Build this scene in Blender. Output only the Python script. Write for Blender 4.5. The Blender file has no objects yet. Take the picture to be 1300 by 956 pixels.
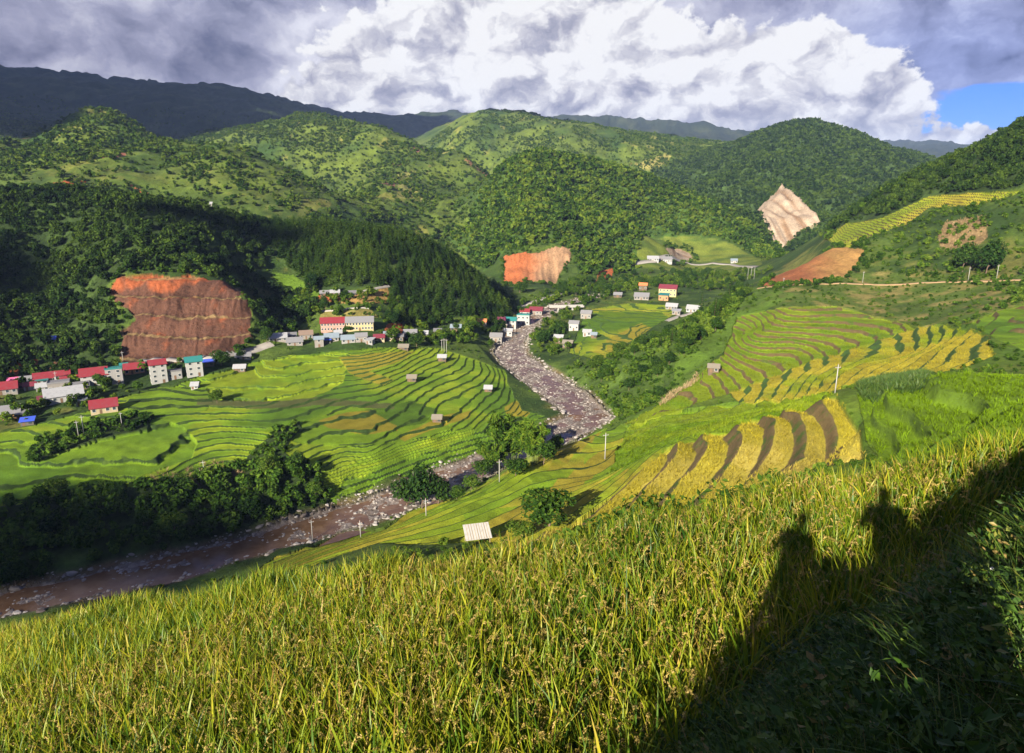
import bpy, bmesh, math, random
import numpy as np
from mathutils import Vector, Matrix
random.seed(7)
RNG = np.random.default_rng(11)
SC = bpy.context.scene
COL = SC.collection
PI = math.pi
R = math.radians

# ------------------------------------------------------------------ camera
EYE = 120.0                      # the eye is 120 m above the river
FPX, CX, CY = 900.0, 650.0, 478.0
PITCH = math.atan((CY - 230.0) / FPX)
cam_d = bpy.data.cameras.new('camera')
cam_d.sensor_width = 36.0
cam_d.lens = 36.0 * FPX / 1300.0
cam_d.clip_start = 0.05
cam_d.clip_end = 40000.0
cam = bpy.data.objects.new('camera', cam_d)
COL.objects.link(cam)
cam.location = (0, 0, EYE)
cam.rotation_euler = (PI / 2 - PITCH, 0, 0)
SC.camera = cam

# ------------------------------------------------------------------ sun, sky, exposure
SUN_EL, SUN_AZ = R(22.6), R(26.9)          # light travels 26.9 deg to the right of the view
LDIR = Vector((math.sin(SUN_AZ) * math.cos(SUN_EL), math.cos(SUN_AZ) * math.cos(SUN_EL), -math.sin(SUN_EL)))
sun_d = bpy.data.lights.new('sun', 'SUN')
sun_d.energy = 5.0
sun_d.angle = R(0.5)
sun_d.color = (1.0, 0.90, 0.72)
sun = bpy.data.objects.new('sun', sun_d)
COL.objects.link(sun)
sun.rotation_euler = LDIR.to_track_quat('-Z', 'Y').to_euler()
SC.view_settings.view_transform = 'Standard'
SC.view_settings.look = 'None'
SC.view_settings.gamma = 1.0
SC.view_settings.use_curve_mapping = False
SC.view_settings.exposure = 1.6
SC.render.engine = 'CYCLES'
SC.cycles.max_bounces = 5
SC.cycles.diffuse_bounces = 2
SC.cycles.transparent_max_bounces = 8
SC.cycles.volume_bounces = 0
SC.cycles.caustics_reflective = False
SC.cycles.caustics_refractive = False
SC.cycles.use_denoising = True
SC.cycles.denoising_prefilter = 'ACCURATE'


class NT:
    """short hand for node trees"""
    def __init__(self, tree):
        self.t = tree
        tree.nodes.clear()

    def n(self, kind, **kw):
        nd = self.t.nodes.new(kind)
        for k, v in kw.items():
            if k == 'inp':
                for kk, vv in v.items():
                    s = nd.inputs[kk]
                    if isinstance(vv, bpy.types.NodeSocket):
                        self.t.links.new(vv, s)
                    else:
                        s.default_value = vv
            else:
                setattr(nd, k, v)
        return nd

    def m(self, op, a, b=None, c=None, clamp=False):
        nd = self.t.nodes.new('ShaderNodeMath')
        nd.operation = op
        nd.use_clamp = clamp
        for i, v in enumerate((a, b, c)):
            if v is None:
                continue
            if isinstance(v, bpy.types.NodeSocket):
                self.t.links.new(v, nd.inputs[i])
            else:
                nd.inputs[i].default_value = v
        return nd.outputs[0]

    def mix(self, f, a, b, blend='MIX'):
        nd = self.t.nodes.new('ShaderNodeMix')
        nd.data_type = 'RGBA'
        nd.blend_type = blend
        for s, v in ((nd.inputs[0], f), (nd.inputs[6], a), (nd.inputs[7], b)):
            if isinstance(v, bpy.types.NodeSocket):
                self.t.links.new(v, s)
            else:
                s.default_value = v if not isinstance(v, tuple) or len(v) == 4 else (*v, 1)
        return nd.outputs[2]

    def ss(self, x, a, b):
        """smoothstep from a to b"""
        nd = self.t.nodes.new('ShaderNodeMapRange')
        nd.interpolation_type = 'SMOOTHSTEP'
        self.t.links.new(x, nd.inputs[0])
        nd.inputs[1].default_value = a
        nd.inputs[2].default_value = b
        return nd.outputs[0]

    def noise(self, vec, scale, detail=4, rough=0.5, dist=0.0, dim='3D'):
        nd = self.n('ShaderNodeTexNoise', noise_dimensions=dim)
        if vec is not None:
            self.t.links.new(vec, nd.inputs['Vector'])
        nd.inputs['Scale'].default_value = scale
        nd.inputs['Detail'].default_value = detail
        nd.inputs['Roughness'].default_value = rough
        nd.inputs['Distortion'].default_value = dist
        return nd.outputs[0]

    def link(self, a, b):
        self.t.links.new(a, b)


def sky_dir(u, v):
    a, b = (u - CX), (CY - v)
    x, y, z = a, FPX * math.cos(PITCH) + b * math.sin(PITCH), -FPX * math.sin(PITCH) + b * math.cos(PITCH)
    return math.atan2(x, y), math.atan2(z, math.hypot(x, y))


def build_world():
    w = bpy.data.worlds.new('World')
    SC.world = w
    w.use_nodes = True
    w.cycles.sampling_method = 'MANUAL'
    w.cycles.sample_map_resolution = 256
    t = NT(w.node_tree)
    vec = t.n('ShaderNodeTexCoord').outputs['Generated']
    sep = t.n('ShaderNodeSeparateXYZ', inp={0: vec})
    az = t.m('ARCTAN2', sep.outputs[0], sep.outputs[1])
    el = t.m('ARCSINE', sep.outputs[2])
    # clouds are flattened towards the horizon
    p = t.n('ShaderNodeCombineXYZ', inp={0: az, 1: t.m('MULTIPLY', el, 1.35), 2: 0.37}).outputs[0]

    def off(dx, dy):
        return t.n('ShaderNodeVectorMath', operation='ADD', inp={0: p, 1: (dx, dy, 0)}).outputs[0]

    warp = t.n('ShaderNodeTexNoise', noise_dimensions='2D', inp={'Vector': p, 'Scale': 9.0, 'Detail': 5.0, 'Roughness': 0.6}).outputs['Color']
    wv = t.n('ShaderNodeVectorMath', operation='MULTIPLY_ADD', inp={0: warp, 1: (0.10, 0.10, 0.06), 2: (-0.05, -0.05, -0.03)}).outputs[0]

    def warped(dx, dy):
        return t.n('ShaderNodeVectorMath', operation='ADD', inp={0: off(dx, dy), 1: wv}).outputs[0]

    def blob(u, v, ru, rv):
        a, e = sky_dir(u, v)
        da = t.m('DIVIDE', t.m('SUBTRACT', az, a), ru / 960.0)
        de = t.m('DIVIDE', t.m('SUBTRACT', el, e), rv / 930.0)
        r2 = t.m('ADD', t.m('MULTIPLY', da, da), t.m('MULTIPLY', de, de))
        return t.m('EXPONENT', t.m('MULTIPLY', r2, -1.0))

    def total(items):
        s = None
        for it in items:
            g = t.m('MULTIPLY', blob(*it[:4]), it[4])
            s = g if s is None else t.m('ADD', s, g)
        return s

    def puffs(vv):
        vo = t.n('ShaderNodeTexVoronoi', feature='SMOOTH_F1', voronoi_dimensions='2D', normalize=True, inp={'Vector': vv, 'Scale': 13.0, 'Detail': 4.0, 'Roughness': 0.50, 'Lacunarity': 2.2, 'Smoothness': 0.35})
        return t.m('SUBTRACT', 1.0, vo.outputs['Distance'])

    # ---- the sunlit cumulus
    shape = total([(545, 75, 130, 85, 1.0), (640, 130, 190, 60, 0.9), (775, 60, 88, 90, 1.05), (740, 20, 60, 50, 0.5), (870, 125, 150, 42, 0.85), (1000, 88, 100, 62, 1.1), (1085, 120, 70, 40, 0.8),
                   (900, 165, 260, 30, 0.85), (450, 140, 150, 45, 0.6), (620, 0, 100, 40, 0.6), (1250, 178, 70, 14, 0.75)])
    P0 = puffs(warped(0, 0))
    P1 = puffs(warped(-0.014, 0.016))
    fine = t.noise(p, 42.0, 5, 0.6, 0.0, '2D')
    dens = t.m('ADD', t.m('SUBTRACT', shape, 0.62), t.m('ADD', t.m('MULTIPLY', t.m('SUBTRACT', P0, 0.62), 1.25), t.m('MULTIPLY', t.m('SUBTRACT', fine, 0.5), 0.5)))
    cum = t.ss(dens, -0.02, 0.11)
    relief = t.m('MULTIPLY', t.m('SUBTRACT', P0, P1), 1.7)
    soft0, soft1 = t.noise(off(0, 0), 11.0, 3, 0.5, 0.0, '2D'), t.noise(off(-0.03, 0.035), 11.0, 3, 0.5, 0.0, '2D')
    relief2 = t.m('MULTIPLY', t.m('SUBTRACT', soft0, soft1), 0.45)
    base_dark = t.ss(el, 0.135, 0.055)
    lum = t.m('ADD', 0.67, t.m('ADD', relief, relief2))
    lum = t.m('ADD', lum, t.m('MULTIPLY', t.m('SUBTRACT', fine, 0.5), 0.22))
    lum = t.m('SUBTRACT', lum, t.m('MULTIPLY', base_dark, 0.22))
    lum = t.m('ADD', lum, t.m('MULTIPLY', t.m('SUBTRACT', P0, 0.6), 0.95))
    lum = t.m('ADD', lum, t.m('MULTIPLY', t.ss(dens, 0.5, 0.05), 0.10))
    lum = t.m('ADD', lum, t.m('MULTIPLY', total([(780, 55, 110, 75, 1), (1000, 75, 110, 60, 1), (560, 60, 90, 70, 0.7)]), 0.16))
    lum = t.m('MINIMUM', t.m('MAXIMUM', lum, 0.0), 1.0)
    ramp = t.n('ShaderNodeValToRGB', inp={0: lum})
    e = ramp.color_ramp.elements
    e[0].position, e[0].color = 0.12, (0.075, 0.078, 0.112, 1)
    e[1].position, e[1].color = 0.95, (0.318, 0.316, 0.318, 1)
    x = e.new(0.48)
    x.color = (0.150, 0.150, 0.182, 1)
    x = e.new(0.72)
    x.color = (0.232, 0.229, 0.245, 1)
    # ---- grey layer cloud
    s0 = t.noise(warped(0, 0), 4.2, 6, 0.56, 0.0, '2D')
    s1 = t.noise(warped(-0.03, 0.03), 4.2, 6, 0.56, 0.0, '2D')
    cover = t.m('ADD', s0, total([(150, 60, 330, 120, 0.42), (420, 60, 180, 90, 0.35), (1210, 75, 120, 45, 0.36), (1200, 20, 160, 35, 0.3), (700, -40, 500, 50, 0.22),
                                  (300, 170, 420, 60, 0.5), (1200, 152, 130, 17, -0.55), (1230, 112, 60, 8, -0.22), (1110, 22, 30, 10, -0.22), (900, 30, 120, 40, 0.25), (868, 28, 14, 12, -0.20), (1290, 128, 60, 14, -0.30), (1150, 100, 40, 10, 0.1), (1185, 172, 20, 7, 0.40), (480, -4, 40, 14, -0.25)]))
    lay = t.ss(cover, 0.47, 0.60)
    gl = t.m('ADD', 0.50, t.m('ADD', t.m('MULTIPLY', t.m('SUBTRACT', s0, s1), 1.6), t.m('MULTIPLY', t.m('SUBTRACT', fine, 0.5), 0.18)))
    gl = t.m('ADD', gl, total([(60, 45, 60, 40, 0.10), (400, 50, 90, 60, 0.20), (230, 70, 90, 50, -0.22), (100, 100, 200, 22, 0.06), (20, 80, 30, 40, -0.20), (450, 110, 120, 50, 0.14), (1220, 70, 130, 60, -0.10),
                               (1230, 135, 100, 14, -0.2), (330, 20, 60, 30, -0.08)]))
    ramp2 = t.n('ShaderNodeValToRGB', inp={0: gl})
    e = ramp2.color_ramp.elements
    e[0].position, e[0].color = 0.12, (0.034, 0.038, 0.070, 1)
    e[1].position, e[1].color = 0.92, (0.31, 0.31, 0.335, 1)
    x = e.new(0.45)
    x.color = (0.120, 0.122, 0.168, 1)
    # ---- clear sky behind
    sky = t.n('ShaderNodeTexSky', sky_type='NISHITA', sun_disc=False, sun_elevation=SUN_EL, sun_rotation=SUN_AZ + PI, altitude=900.0, air_density=1.0, dust_density=0.6, ozone_density=2.5)
    blue = t.n('ShaderNodeVectorMath', operation='MULTIPLY', inp={0: sky.outputs[0], 1: (0.0075, 0.0165, 0.043)}).outputs[0]
    grey = t.mix(t.m('MULTIPLY', blob(1230, 90, 190, 90), 0.9), ramp2.outputs[0], t.n('ShaderNodeVectorMath', operation='MULTIPLY', inp={0: ramp2.outputs[0], 1: (0.80, 0.95, 1.32)}).outputs[0])
    c = t.mix(lay, blue, grey)
    c = t.mix(cum, c, ramp.outputs[0])
    bg = t.n('ShaderNodeBackground', inp={'Color': c, 'Strength': 1.0})
    t.n('ShaderNodeOutputWorld', inp={0: bg.outputs[0]})


build_world()

# ------------------------------------------------------------------ numpy noise
_PERM = np.random.default_rng(3).permutation(512).astype(np.int64)
_PERM = np.concatenate([_PERM, _PERM, _PERM])
_ANG = np.random.default_rng(4).random(512) * 2 * PI
_GX, _GY = np.cos(_ANG), np.sin(_ANG)


def perlin(x, y):
    xi, yi = np.floor(x).astype(np.int64), np.floor(y).astype(np.int64)
    fx, fy = x - xi, y - yi
    u, v = fx ** 3 * (fx * (fx * 6 - 15) + 10), fy ** 3 * (fy * (fy * 6 - 15) + 10)

    def g(ix, iy, dx, dy):
        h = _PERM[(_PERM[ix & 511] + iy) & 511]
        return _GX[h] * dx + _GY[h] * dy
    a = g(xi, yi, fx, fy)
    b = g(xi + 1, yi, fx - 1, fy)
    c = g(xi, yi + 1, fx, fy - 1)
    d = g(xi + 1, yi + 1, fx - 1, fy - 1)
    return (a + u * (b - a) + v * (c + u * (d - c) - (a + u * (b - a)))) * 1.4


def fbm(x, y, octv=4, rough=0.5, lac=2.03):
    s, a, t = 0.0, 1.0, 0.0
    for i in range(octv):
        s = s + a * perlin(x + 17.3 * i, y - 9.1 * i)
        t += a
        a *= rough
        x, y = x * lac, y * lac
    return s / t


def ridged(x, y, octv=4):
    s, a, t = 0.0, 1.0, 0.0
    for i in range(octv):
        s = s + a * (1 - 2 * np.abs(perlin(x + 31.7 * i, y + 5.3 * i)))
        t += a
        a *= 0.5
        x, y = x * 2.07, y * 2.07
    return s / t


def sstep(x, a, b):
    t = np.clip((x - a) / (b - a), 0, 1)
    return t * t * (3 - 2 * t)


# ------------------------------------------------------------------ the lie of the land
# surveyed points: bearing (as a column of the photograph), forward distance and height; the height
# is given outright ('z') or by the line of sight ('y' = forward distance known)
def T(v):
    return np.tan(np.arctan((CY - v) / FPX) - PITCH)


_CP, _SP = math.cos(PITCH), math.sin(PITCH)


def ray(u, v):
    a, b = (u - CX), (CY - v)
    return np.array((a, FPX * _CP + b * _SP, -FPX * _SP + b * _CP)) / FPX


SURVEY = []                      # (x, y, z)


def sy(*pts):                    # (u, v, y)
    for u, v, y in pts:
        r = ray(u, v)
        k = y / r[1]
        SURVEY.append((r[0] * k, y, EYE + r[2] * k))


def sz(*pts):                    # (u, v, z)
    for u, v, z in pts:
        r = ray(u, v)
        k = (z - EYE) / r[2]
        SURVEY.append((r[0] * k, r[1] * k, z))


def sh(*pts):                    # hidden ground: (u at ridge height, y, z)
    for u, y, z in pts:
        SURVEY.append(((u - CX) / FPX * y * 1.0, y, z))


# river and its banks
sz((0, 768, 0), (150, 737, 1), (330, 690, 2), (480, 645, 3), (600, 597, 4), (690, 565, 5), (760, 530, 6), (700, 488, 8),
   (650, 452, 10), (668, 410, 12), (705, 396, 13))
sz((250, 713, 1.5), (410, 668, 2.5), (540, 620, 3.5), (725, 505, 7), (670, 470, 9))
sz((0, 738, 3), (150, 712, 3), (300, 676, 4), (430, 636, 5))
# the left field terrace, from the houses down to the river bank
sz((480, 480, 20), (620, 470, 15), (620, 500, 13.5), (648, 520, 11), (560, 560, 12), (480, 560, 15), (400, 560, 16), (420, 618, 10.5),
   (520, 600, 8.5), (300, 490, 22), (220, 560, 17), (100, 590, 16), (0, 600, 15), (0, 638, 14), (200, 612, 14), (330, 590, 13.5),
   (600, 560, 10), (640, 555, 8), (350, 620, 12.5), (570, 460, 18), (440, 520, 17.5), (560, 520, 14.5), (340, 540, 18), (110, 545, 18.5), (405, 590, 13.8), (450, 590, 12), (460, 610, 9.5), (500, 575, 12), (620, 530, 11.5), (400, 470, 22.6), (350, 476, 22.9), (360, 510, 19.8), (270, 500, 21.2), (340, 458, 24.8), (260, 485, 22.8), (420, 455, 24.5), (530, 455, 20.5), (500, 500, 17.6), (450, 495, 19.2), (180, 500, 21.0), (150, 530, 19.3), (60, 570, 17.3))
# the village shelf
sz((40, 490, 22), (120, 480, 24), (205, 472, 24), (250, 467, 25), (330, 443, 27), (420, 428, 29), (455, 419, 32), (540, 437, 22), (600, 432, 18),
   (0, 510, 21), (0, 545, 18))
# left forested hill, red cliff
sz((160, 463, 26), (310, 443, 28))
sy((150, 352, 430), (230, 348, 440), (312, 376, 425))
sy((-40, 245, 560), (0, 247, 560), (80, 241, 580), (150, 250, 590), (250, 265, 600), (320, 280, 610), (400, 287, 620), (460, 293, 620), (520, 303, 620),
   (570, 328, 600), (615, 361, 570), (648, 387, 545))
sy((60, 330, 480), (60, 400, 420), (60, 450, 375), (400, 340, 540), (430, 380, 480), (540, 380, 520), (600, 405, 505), (470, 395, 455), (330, 400, 455),
   (340, 330, 545), (520, 420, 455))
sh((0, 700, 85), (80, 720, 82), (190, 730, 74), (290, 740, 60), (400, 750, 46), (500, 740, 34), (590, 720, 22), (650, 680, 17))
# terraced hill behind it
sy((-40, 205, 1200), (0, 200, 1200), (60, 185, 1200), (110, 157, 1250), (150, 160, 1250), (200, 190, 1200), (260, 203, 1150), (330, 216, 1100),
   (380, 242, 1050), (430, 268, 1000), (455, 287, 950))
sy((100, 200, 1000), (200, 230, 900), (300, 245, 880), (60, 232, 820), (150, 235, 860), (380, 268, 880))
sh((0, 1550, 130), (130, 1550, 130), (250, 1450, 105), (350, 1380, 85), (440, 1250, 55), (510, 1000, 36))
sy((200, 196, 1900), (260, 176, 1900), (300, 166, 1900), (390, 151, 1900), (440, 163, 1850), (500, 178, 1750), (560, 200, 1650), (600, 216, 1550),
   (640, 240, 1400))
sy((400, 200, 1600), (480, 240, 1380), (555, 260, 1230), (520, 295, 1050), (340, 195, 1650), (450, 260, 1250))
sh((200, 2400, 180), (300, 2500, 190), (420, 2500, 180), (520, 2300, 130), (600, 2000, 90), (650, 1800, 70))
# cloud capped mountains
sy((-60, 98, 4200), (0, 99, 4200), (100, 102, 4200), (200, 112, 4200), (260, 121, 4300), (350, 134, 4400), (420, 154, 4400), (470, 150, 4800),
   (530, 151, 4800), (590, 160, 4500), (80, 150, 2800), (210, 150, 3000), (330, 165, 2900), (0, 160, 2300), (60, 170, 2000))
# distant patchwork hill
sy((550, 170, 2900), (600, 151, 2900), (660, 158, 2900), (720, 174, 2900), (800, 188, 2900), (880, 193, 2900), (940, 192, 2900))
sy((650, 190, 2200), (820, 206, 2050), (720, 196, 2050), (600, 185, 2200))
sh((560, 3600, 250), (650, 3600, 220), (780, 3600, 180), (900, 3600, 160), (1000, 3600, 130), (1150, 3600, 120), (1300, 3600, 120))
sy((700, 158, 6500), (760, 158, 6500), (830, 161, 6500), (900, 168, 6500), (950, 176, 6500), (1050, 195, 7500), (1100, 187, 9000), (1160, 182, 9000),
   (1215, 195, 9000), (1300, 200, 9000))
# middle hill with the road cut
sy((575, 292, 1090), (600, 265, 1130), (640, 227, 1150), (700, 209, 1200), (760, 208, 1250), (800, 222, 1250), (830, 240, 1250), (900, 272, 1200),
   (960, 300, 1150), (985, 322, 1080))
sy((640, 326, 850), (700, 319, 850), (725, 319, 860), (640, 360, 780), (705, 360, 775), (730, 262, 1050), (800, 290, 1000), (850, 312, 980),
   (800, 350, 850), (900, 345, 890), (600, 330, 960), (670, 270, 1000))
sh((600, 1400, 70), (700, 1550, 70), (780, 1650, 60), (860, 1550, 45), (940, 1400, 35))
sy((820, 325, 1040), (880, 326, 1040), (940, 326, 1020), (860, 333, 960))
# big dark hill with the quarry
sy((790, 240, 1950), (840, 225, 2000), (880, 210, 2100), (930, 188, 2200), (970, 172, 2200), (1010, 161, 2200), (1040, 164, 2200), (1100, 183, 2150),
   (1170, 207, 2000), (1230, 232, 1900), (1300, 255, 1800))
sy((990, 250, 1420), (962, 284, 1260), (990, 321, 1130), (1040, 292, 1210), (1080, 240, 1500), (900, 250, 1550))
sh((900, 2900, 150), (1000, 2900, 140), (1100, 2900, 120), (1200, 2800, 100), (1300, 2800, 100))
# flat with yellow fields beyond the river
sz((740, 440, 14), (800, 430, 15), (850, 400, 17), (780, 390, 17), (850, 375, 18), (740, 395, 16), (830, 365, 19), (760, 370, 18), (680, 372, 16),
   (690, 362, 16), (900, 365, 20), (640, 395, 14), (960, 350, 24))
# right hill
sy((1000, 325, 800), (1040, 302, 760), (1060, 287, 740), (1100, 256, 720), (1150, 229, 720), (1190, 211, 700), (1240, 190, 680), (1300, 158, 650),
   (1340, 140, 640))
sh((1000, 980, 20), (1060, 950, 25), (1120, 950, 40), (1200, 950, 50), (1300, 950, 60))
sy((930, 375, 520), (885, 400, 440), (842, 432, 400), (792, 455, 370))
sz((730, 472, 13), (745, 500, 10), (770, 520, 9))
sh((1000, 640, 26), (905, 520, 19), (860, 470, 17), (800, 430, 15))
sy((850, 470, 325), (800, 500, 312), (900, 450, 345), (950, 420, 370))
# amphitheatre of terraces
sy((1000, 395, 380), (1100, 400, 372), (1150, 412, 345), (960, 420, 355), (1000, 450, 325), (950, 480, 300), (880, 490, 305), (850, 510, 285),
   (900, 530, 245), (830, 540, 240), (1050, 480, 258), (1100, 460, 272), (1050, 440, 325), (1150, 450, 280), (1060, 500, 215),
   (1200, 440, 255), (1280, 420, 260), (1200, 470, 205), (1000, 510, 240))
sy((1000, 358, 470), (1100, 357, 445), (1250, 357, 400), (1050, 320, 540), (1180, 300, 500), (1280, 270, 470), (1200, 245, 580), (1000, 375, 415),
   (1130, 380, 405), (1250, 390, 330))
# strips on the near spur
sz((1065, 508, 72), (1088, 577, 72), (1013, 517, 69), (1035, 581, 69), (983, 525, 66), (954, 608, 66), (954, 535, 64), (919, 604, 64), (915, 552, 62),
   (869, 608, 62), (877, 561, 60), (819, 627, 60), (840, 575, 57.5), (700, 676, 55))
sy((760, 600, 190), (720, 580, 212), (700, 551, 255), (780, 551, 250), (740, 541, 272), (640, 620, 185), (560, 640, 195), (480, 675, 180), (400, 695, 182),
   (330, 722, 178), (608, 692, 128), (690, 650, 145), (660, 600, 200))
sh((700, 330, 8), (740, 330, 8), (790, 320, 10))
# near right fields
sy((1120, 500, 112), (1180, 482, 122), (1290, 482, 118), (1250, 530, 88), (1150, 540, 97), (1120, 560, 98), (1200, 556, 78), (1290, 515, 84))
# the rice field in front: a tilted plane that ends in a bund; then the ledge one stands on
RICE_H = 0.72


def field_plane(x, y):
    return 114.48 + (x - 1.57) * 0.264 - (y - 6) * 0.325


FIELD_EDGE = ((-0.75, 23.0), (-0.55, 22.2), (-0.36, 20.2), (-0.20, 18.0), (0.0, 15.6), (0.20, 15.3), (0.40, 15.2), (0.62, 14.6), (0.80, 14.3))   # (bearing, forward distance)
for _a, _y in FIELD_EDGE:
    _tx = math.tan(_a)
    for _f in (0.36, 0.52, 0.7, 0.86, 0.98):
        _q = _y * _f
        if _a > 0.25 and _q < 6.5:
            continue
        SURVEY.append((_tx * _q, _q, field_plane(_tx * _q, _q)))
    _tt = (field_plane(_tx * _y, _y) + RICE_H - EYE) / _y
    for _d, _dz in ((2.0, 1.7), (9, 3.2), (24, 4.5)):
        _q = _y + _d
        SURVEY.append((_tx * _q, _q, EYE + _tt * _q - RICE_H * 0.6 - _dz))
    if _a < 0.5:
        SURVEY.append((_tx * 72, 72, EYE + _tt * 72 - 5.5))
sh((0, 14000, 0), (300, 14000, 0), (650, 14000, 0), (1000, 14000, 0), (1300, 14000, 0), (0, 7000, 250), (200, 7000, 250), (400, 7000, 250), (600, 9000, 200), (800, 9000, 200))
SURVEY += [(-4.0, 0.9, field_plane(-4, 0.9)), (-8.0, 1.6, field_plane(-8, 1.6)), (-14.0, 4.0, field_plane(-14, 4)), (-22.0, 8.0, field_plane(-22, 8)), (-1.6, 0.8, field_plane(-1.6, 0.8)), (-1.0, 3.0, field_plane(-1, 3)), (0.6, 4.4, field_plane(0.6, 4.4) + 0.2)]
SURVEY += [(0.15, 1.0, 118.35), (1.2, 0.8, 118.35), (2.6, 1.5, 118.4), (2.0, 3.2, 117.2), (3.2, 4.2, 117.2), (5.0, 5.6, 117.4), (4.2, 2.2, 118.2), (7.5, 7.0, 117.6), (1.5, 2.2, 117.6)]

S = np.array(SURVEY)
_az = np.arctan2(S[:, 0], S[:, 1])
_ext = []
for k in range(len(S)):
    for sgn in (-1, 1):
        if S[k, 1] > 4 and sgn * _az[k] > 0.48:
            r_ = math.hypot(S[k, 0], S[k, 1])
            a_ = _az[k] + sgn * 0.38
            x_, y_ = r_ * math.sin(a_), r_ * math.cos(a_)
            _ext.append((x_, y_, S[k, 2] + (0.264 * (x_ - S[k, 0]) - 0.325 * (y_ - S[k, 1]) if r_ < 70 else 0.0)))
S = np.vstack([S, np.array(_ext)])
_s_az = np.arctan2(S[:, 0], S[:, 1])
_s_lr = np.log(np.hypot(S[:, 0], S[:, 1]))
_s_te = (S[:, 2] - EYE) / np.hypot(S[:, 0], S[:, 1])
KAZ = 2.2


def _tps_k(d2):
    return np.where(d2 > 0, d2 * np.log(d2 + 1e-12), 0.0)


def _fit(px, py, val, lam=2e-5):
    n = len(px)
    d2 = (px[:, None] - px[None]) ** 2 + (py[:, None] - py[None]) ** 2
    A = np.zeros((n + 3, n + 3))
    A[:n, :n] = _tps_k(d2) + lam * np.eye(n)
    A[:n, n] = A[n, :n] = 1
    A[:n, n + 1] = A[n + 1, :n] = px
    A[:n, n + 2] = A[n + 2, :n] = py
    return np.linalg.solve(A, np.concatenate([val, np.zeros(3)]))


_w = _fit(_s_az * KAZ, _s_lr, _s_te)
# coarse table of the fitted surface over (bearing, log distance)
A0, A1, NA = -1.30, 1.30, 420
L0, L1, NL = math.log(0.7), math.log(14000.0), 420
_ga, _gl = np.meshgrid(np.linspace(A0, A1, NA), np.linspace(L0, L1, NL), indexing='ij')
_tab = np.zeros(_ga.shape)
for i in range(NA):
    d2 = (_ga[i][:, None] * KAZ - _s_az[None] * KAZ) ** 2 + (_gl[i][:, None] - _s_lr[None]) ** 2
    _tab[i] = _tps_k(d2) @ _w[:-3] + _w[-3] + _w[-2] * _ga[i] * KAZ + _w[-1] * _gl[i]


def _lookup(tab, az, lr):
    fa = np.clip((az - A0) / (A1 - A0) * (NA - 1), 0, NA - 1.001)
    fl = np.clip((lr - L0) / (L1 - L0) * (NL - 1), 0, NL - 1.001)
    ia, il = fa.astype(int), fl.astype(int)
    ta, tl = fa - ia, fl - il
    return ((tab[ia, il] * (1 - ta) + tab[ia + 1, il] * ta) * (1 - tl) + (tab[ia, il + 1] * (1 - ta) + tab[ia + 1, il + 1] * ta) * tl)


# grid of the terrain sheet: fine where the photograph looks
AZ = np.concatenate([np.linspace(-1.25, -0.76, 50)[:-1], np.linspace(-0.76, 0.76, 1260), np.linspace(0.76, 1.25, 50)[1:]])
_rr = [0.75]
while _rr[-1] < 13500:
    r_ = _rr[-1]
    _rr.append(r_ * (1 + (0.02 if r_ < 60 else 0.006 if r_ < 90 else 0.0031 if r_ < 480 else 0.0040 if r_ < 1400 else 0.006 if r_ < 5000 else 0.02)))
RR = np.array(_rr)
GA, GR = np.meshgrid(AZ, RR, indexing='ij')
GX, GY = GR * np.sin(GA), GR * np.cos(GA)
NAZ, NRR = GA.shape
ZB = EYE + GR * _lookup(_tab, GA, np.log(GR))


def project(x, y, z):
    """columns and rows of the photograph for points of the world"""
    dz = z - EYE
    dep = np.maximum(y * _CP - dz * _SP, 1e-3)
    up = y * _SP + dz * _CP
    return CX + FPX * x / dep, CY - FPX * up / dep


GU, GV = project(GX, GY, ZB)     # where the undisturbed ground lies in the photograph

# ------------------------------------------------------------------ river course carved into the sheet
RIVER = []                       # x, y, level, half width
for u, v, z, w in ((-90, 795, -1, 8), (0, 768, 0, 7), (150, 737, 1, 8), (250, 713, 1.5, 8), (330, 690, 2, 8), (410, 668, 2.5, 9), (480, 645, 3, 10), (540, 620, 3.5, 10),
                   (600, 597, 4, 11), (690, 565, 5, 10), (748, 530, 6, 11), (718, 503, 7, 12.5), (690, 484, 8, 12.5), (665, 466, 9, 12), (648, 450, 10, 11), (652, 430, 11, 9),
                   (668, 410, 12, 10), (690, 398, 13, 8), (712, 388, 14, 7), (760, 378, 15, 6)):
    r_ = ray(u, v)
    k_ = (z - EYE) / r_[2]
    RIVER.append((r_[0] * k_, r_[1] * k_, z, w))
RIVER = np.array(RIVER)


def along(path, x, y):
    """distance to a polyline and the other columns of it at the nearest point"""
    best = np.full(x.shape, 1e9)
    out = [np.zeros(x.shape) for _ in range(path.shape[1] - 2)]
    s0, sbest = 0.0, np.zeros(x.shape)
    for a, b in zip(path[:-1], path[1:]):
        dx, dy = b[0] - a[0], b[1] - a[1]
        L = math.hypot(dx, dy)
        t = np.clip(((x - a[0]) * dx + (y - a[1]) * dy) / (L * L), 0, 1)
        d = np.hypot(x - a[0] - t * dx, y - a[1] - t * dy)
        k = d < best
        best = np.where(k, d, best)
        sbest = np.where(k, s0 + t * L, sbest)
        for i in range(len(out)):
            out[i] = np.where(k, a[2 + i] + t * (b[2 + i] - a[2 + i]), out[i])
        s0 += L
    return best, out, sbest


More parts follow.
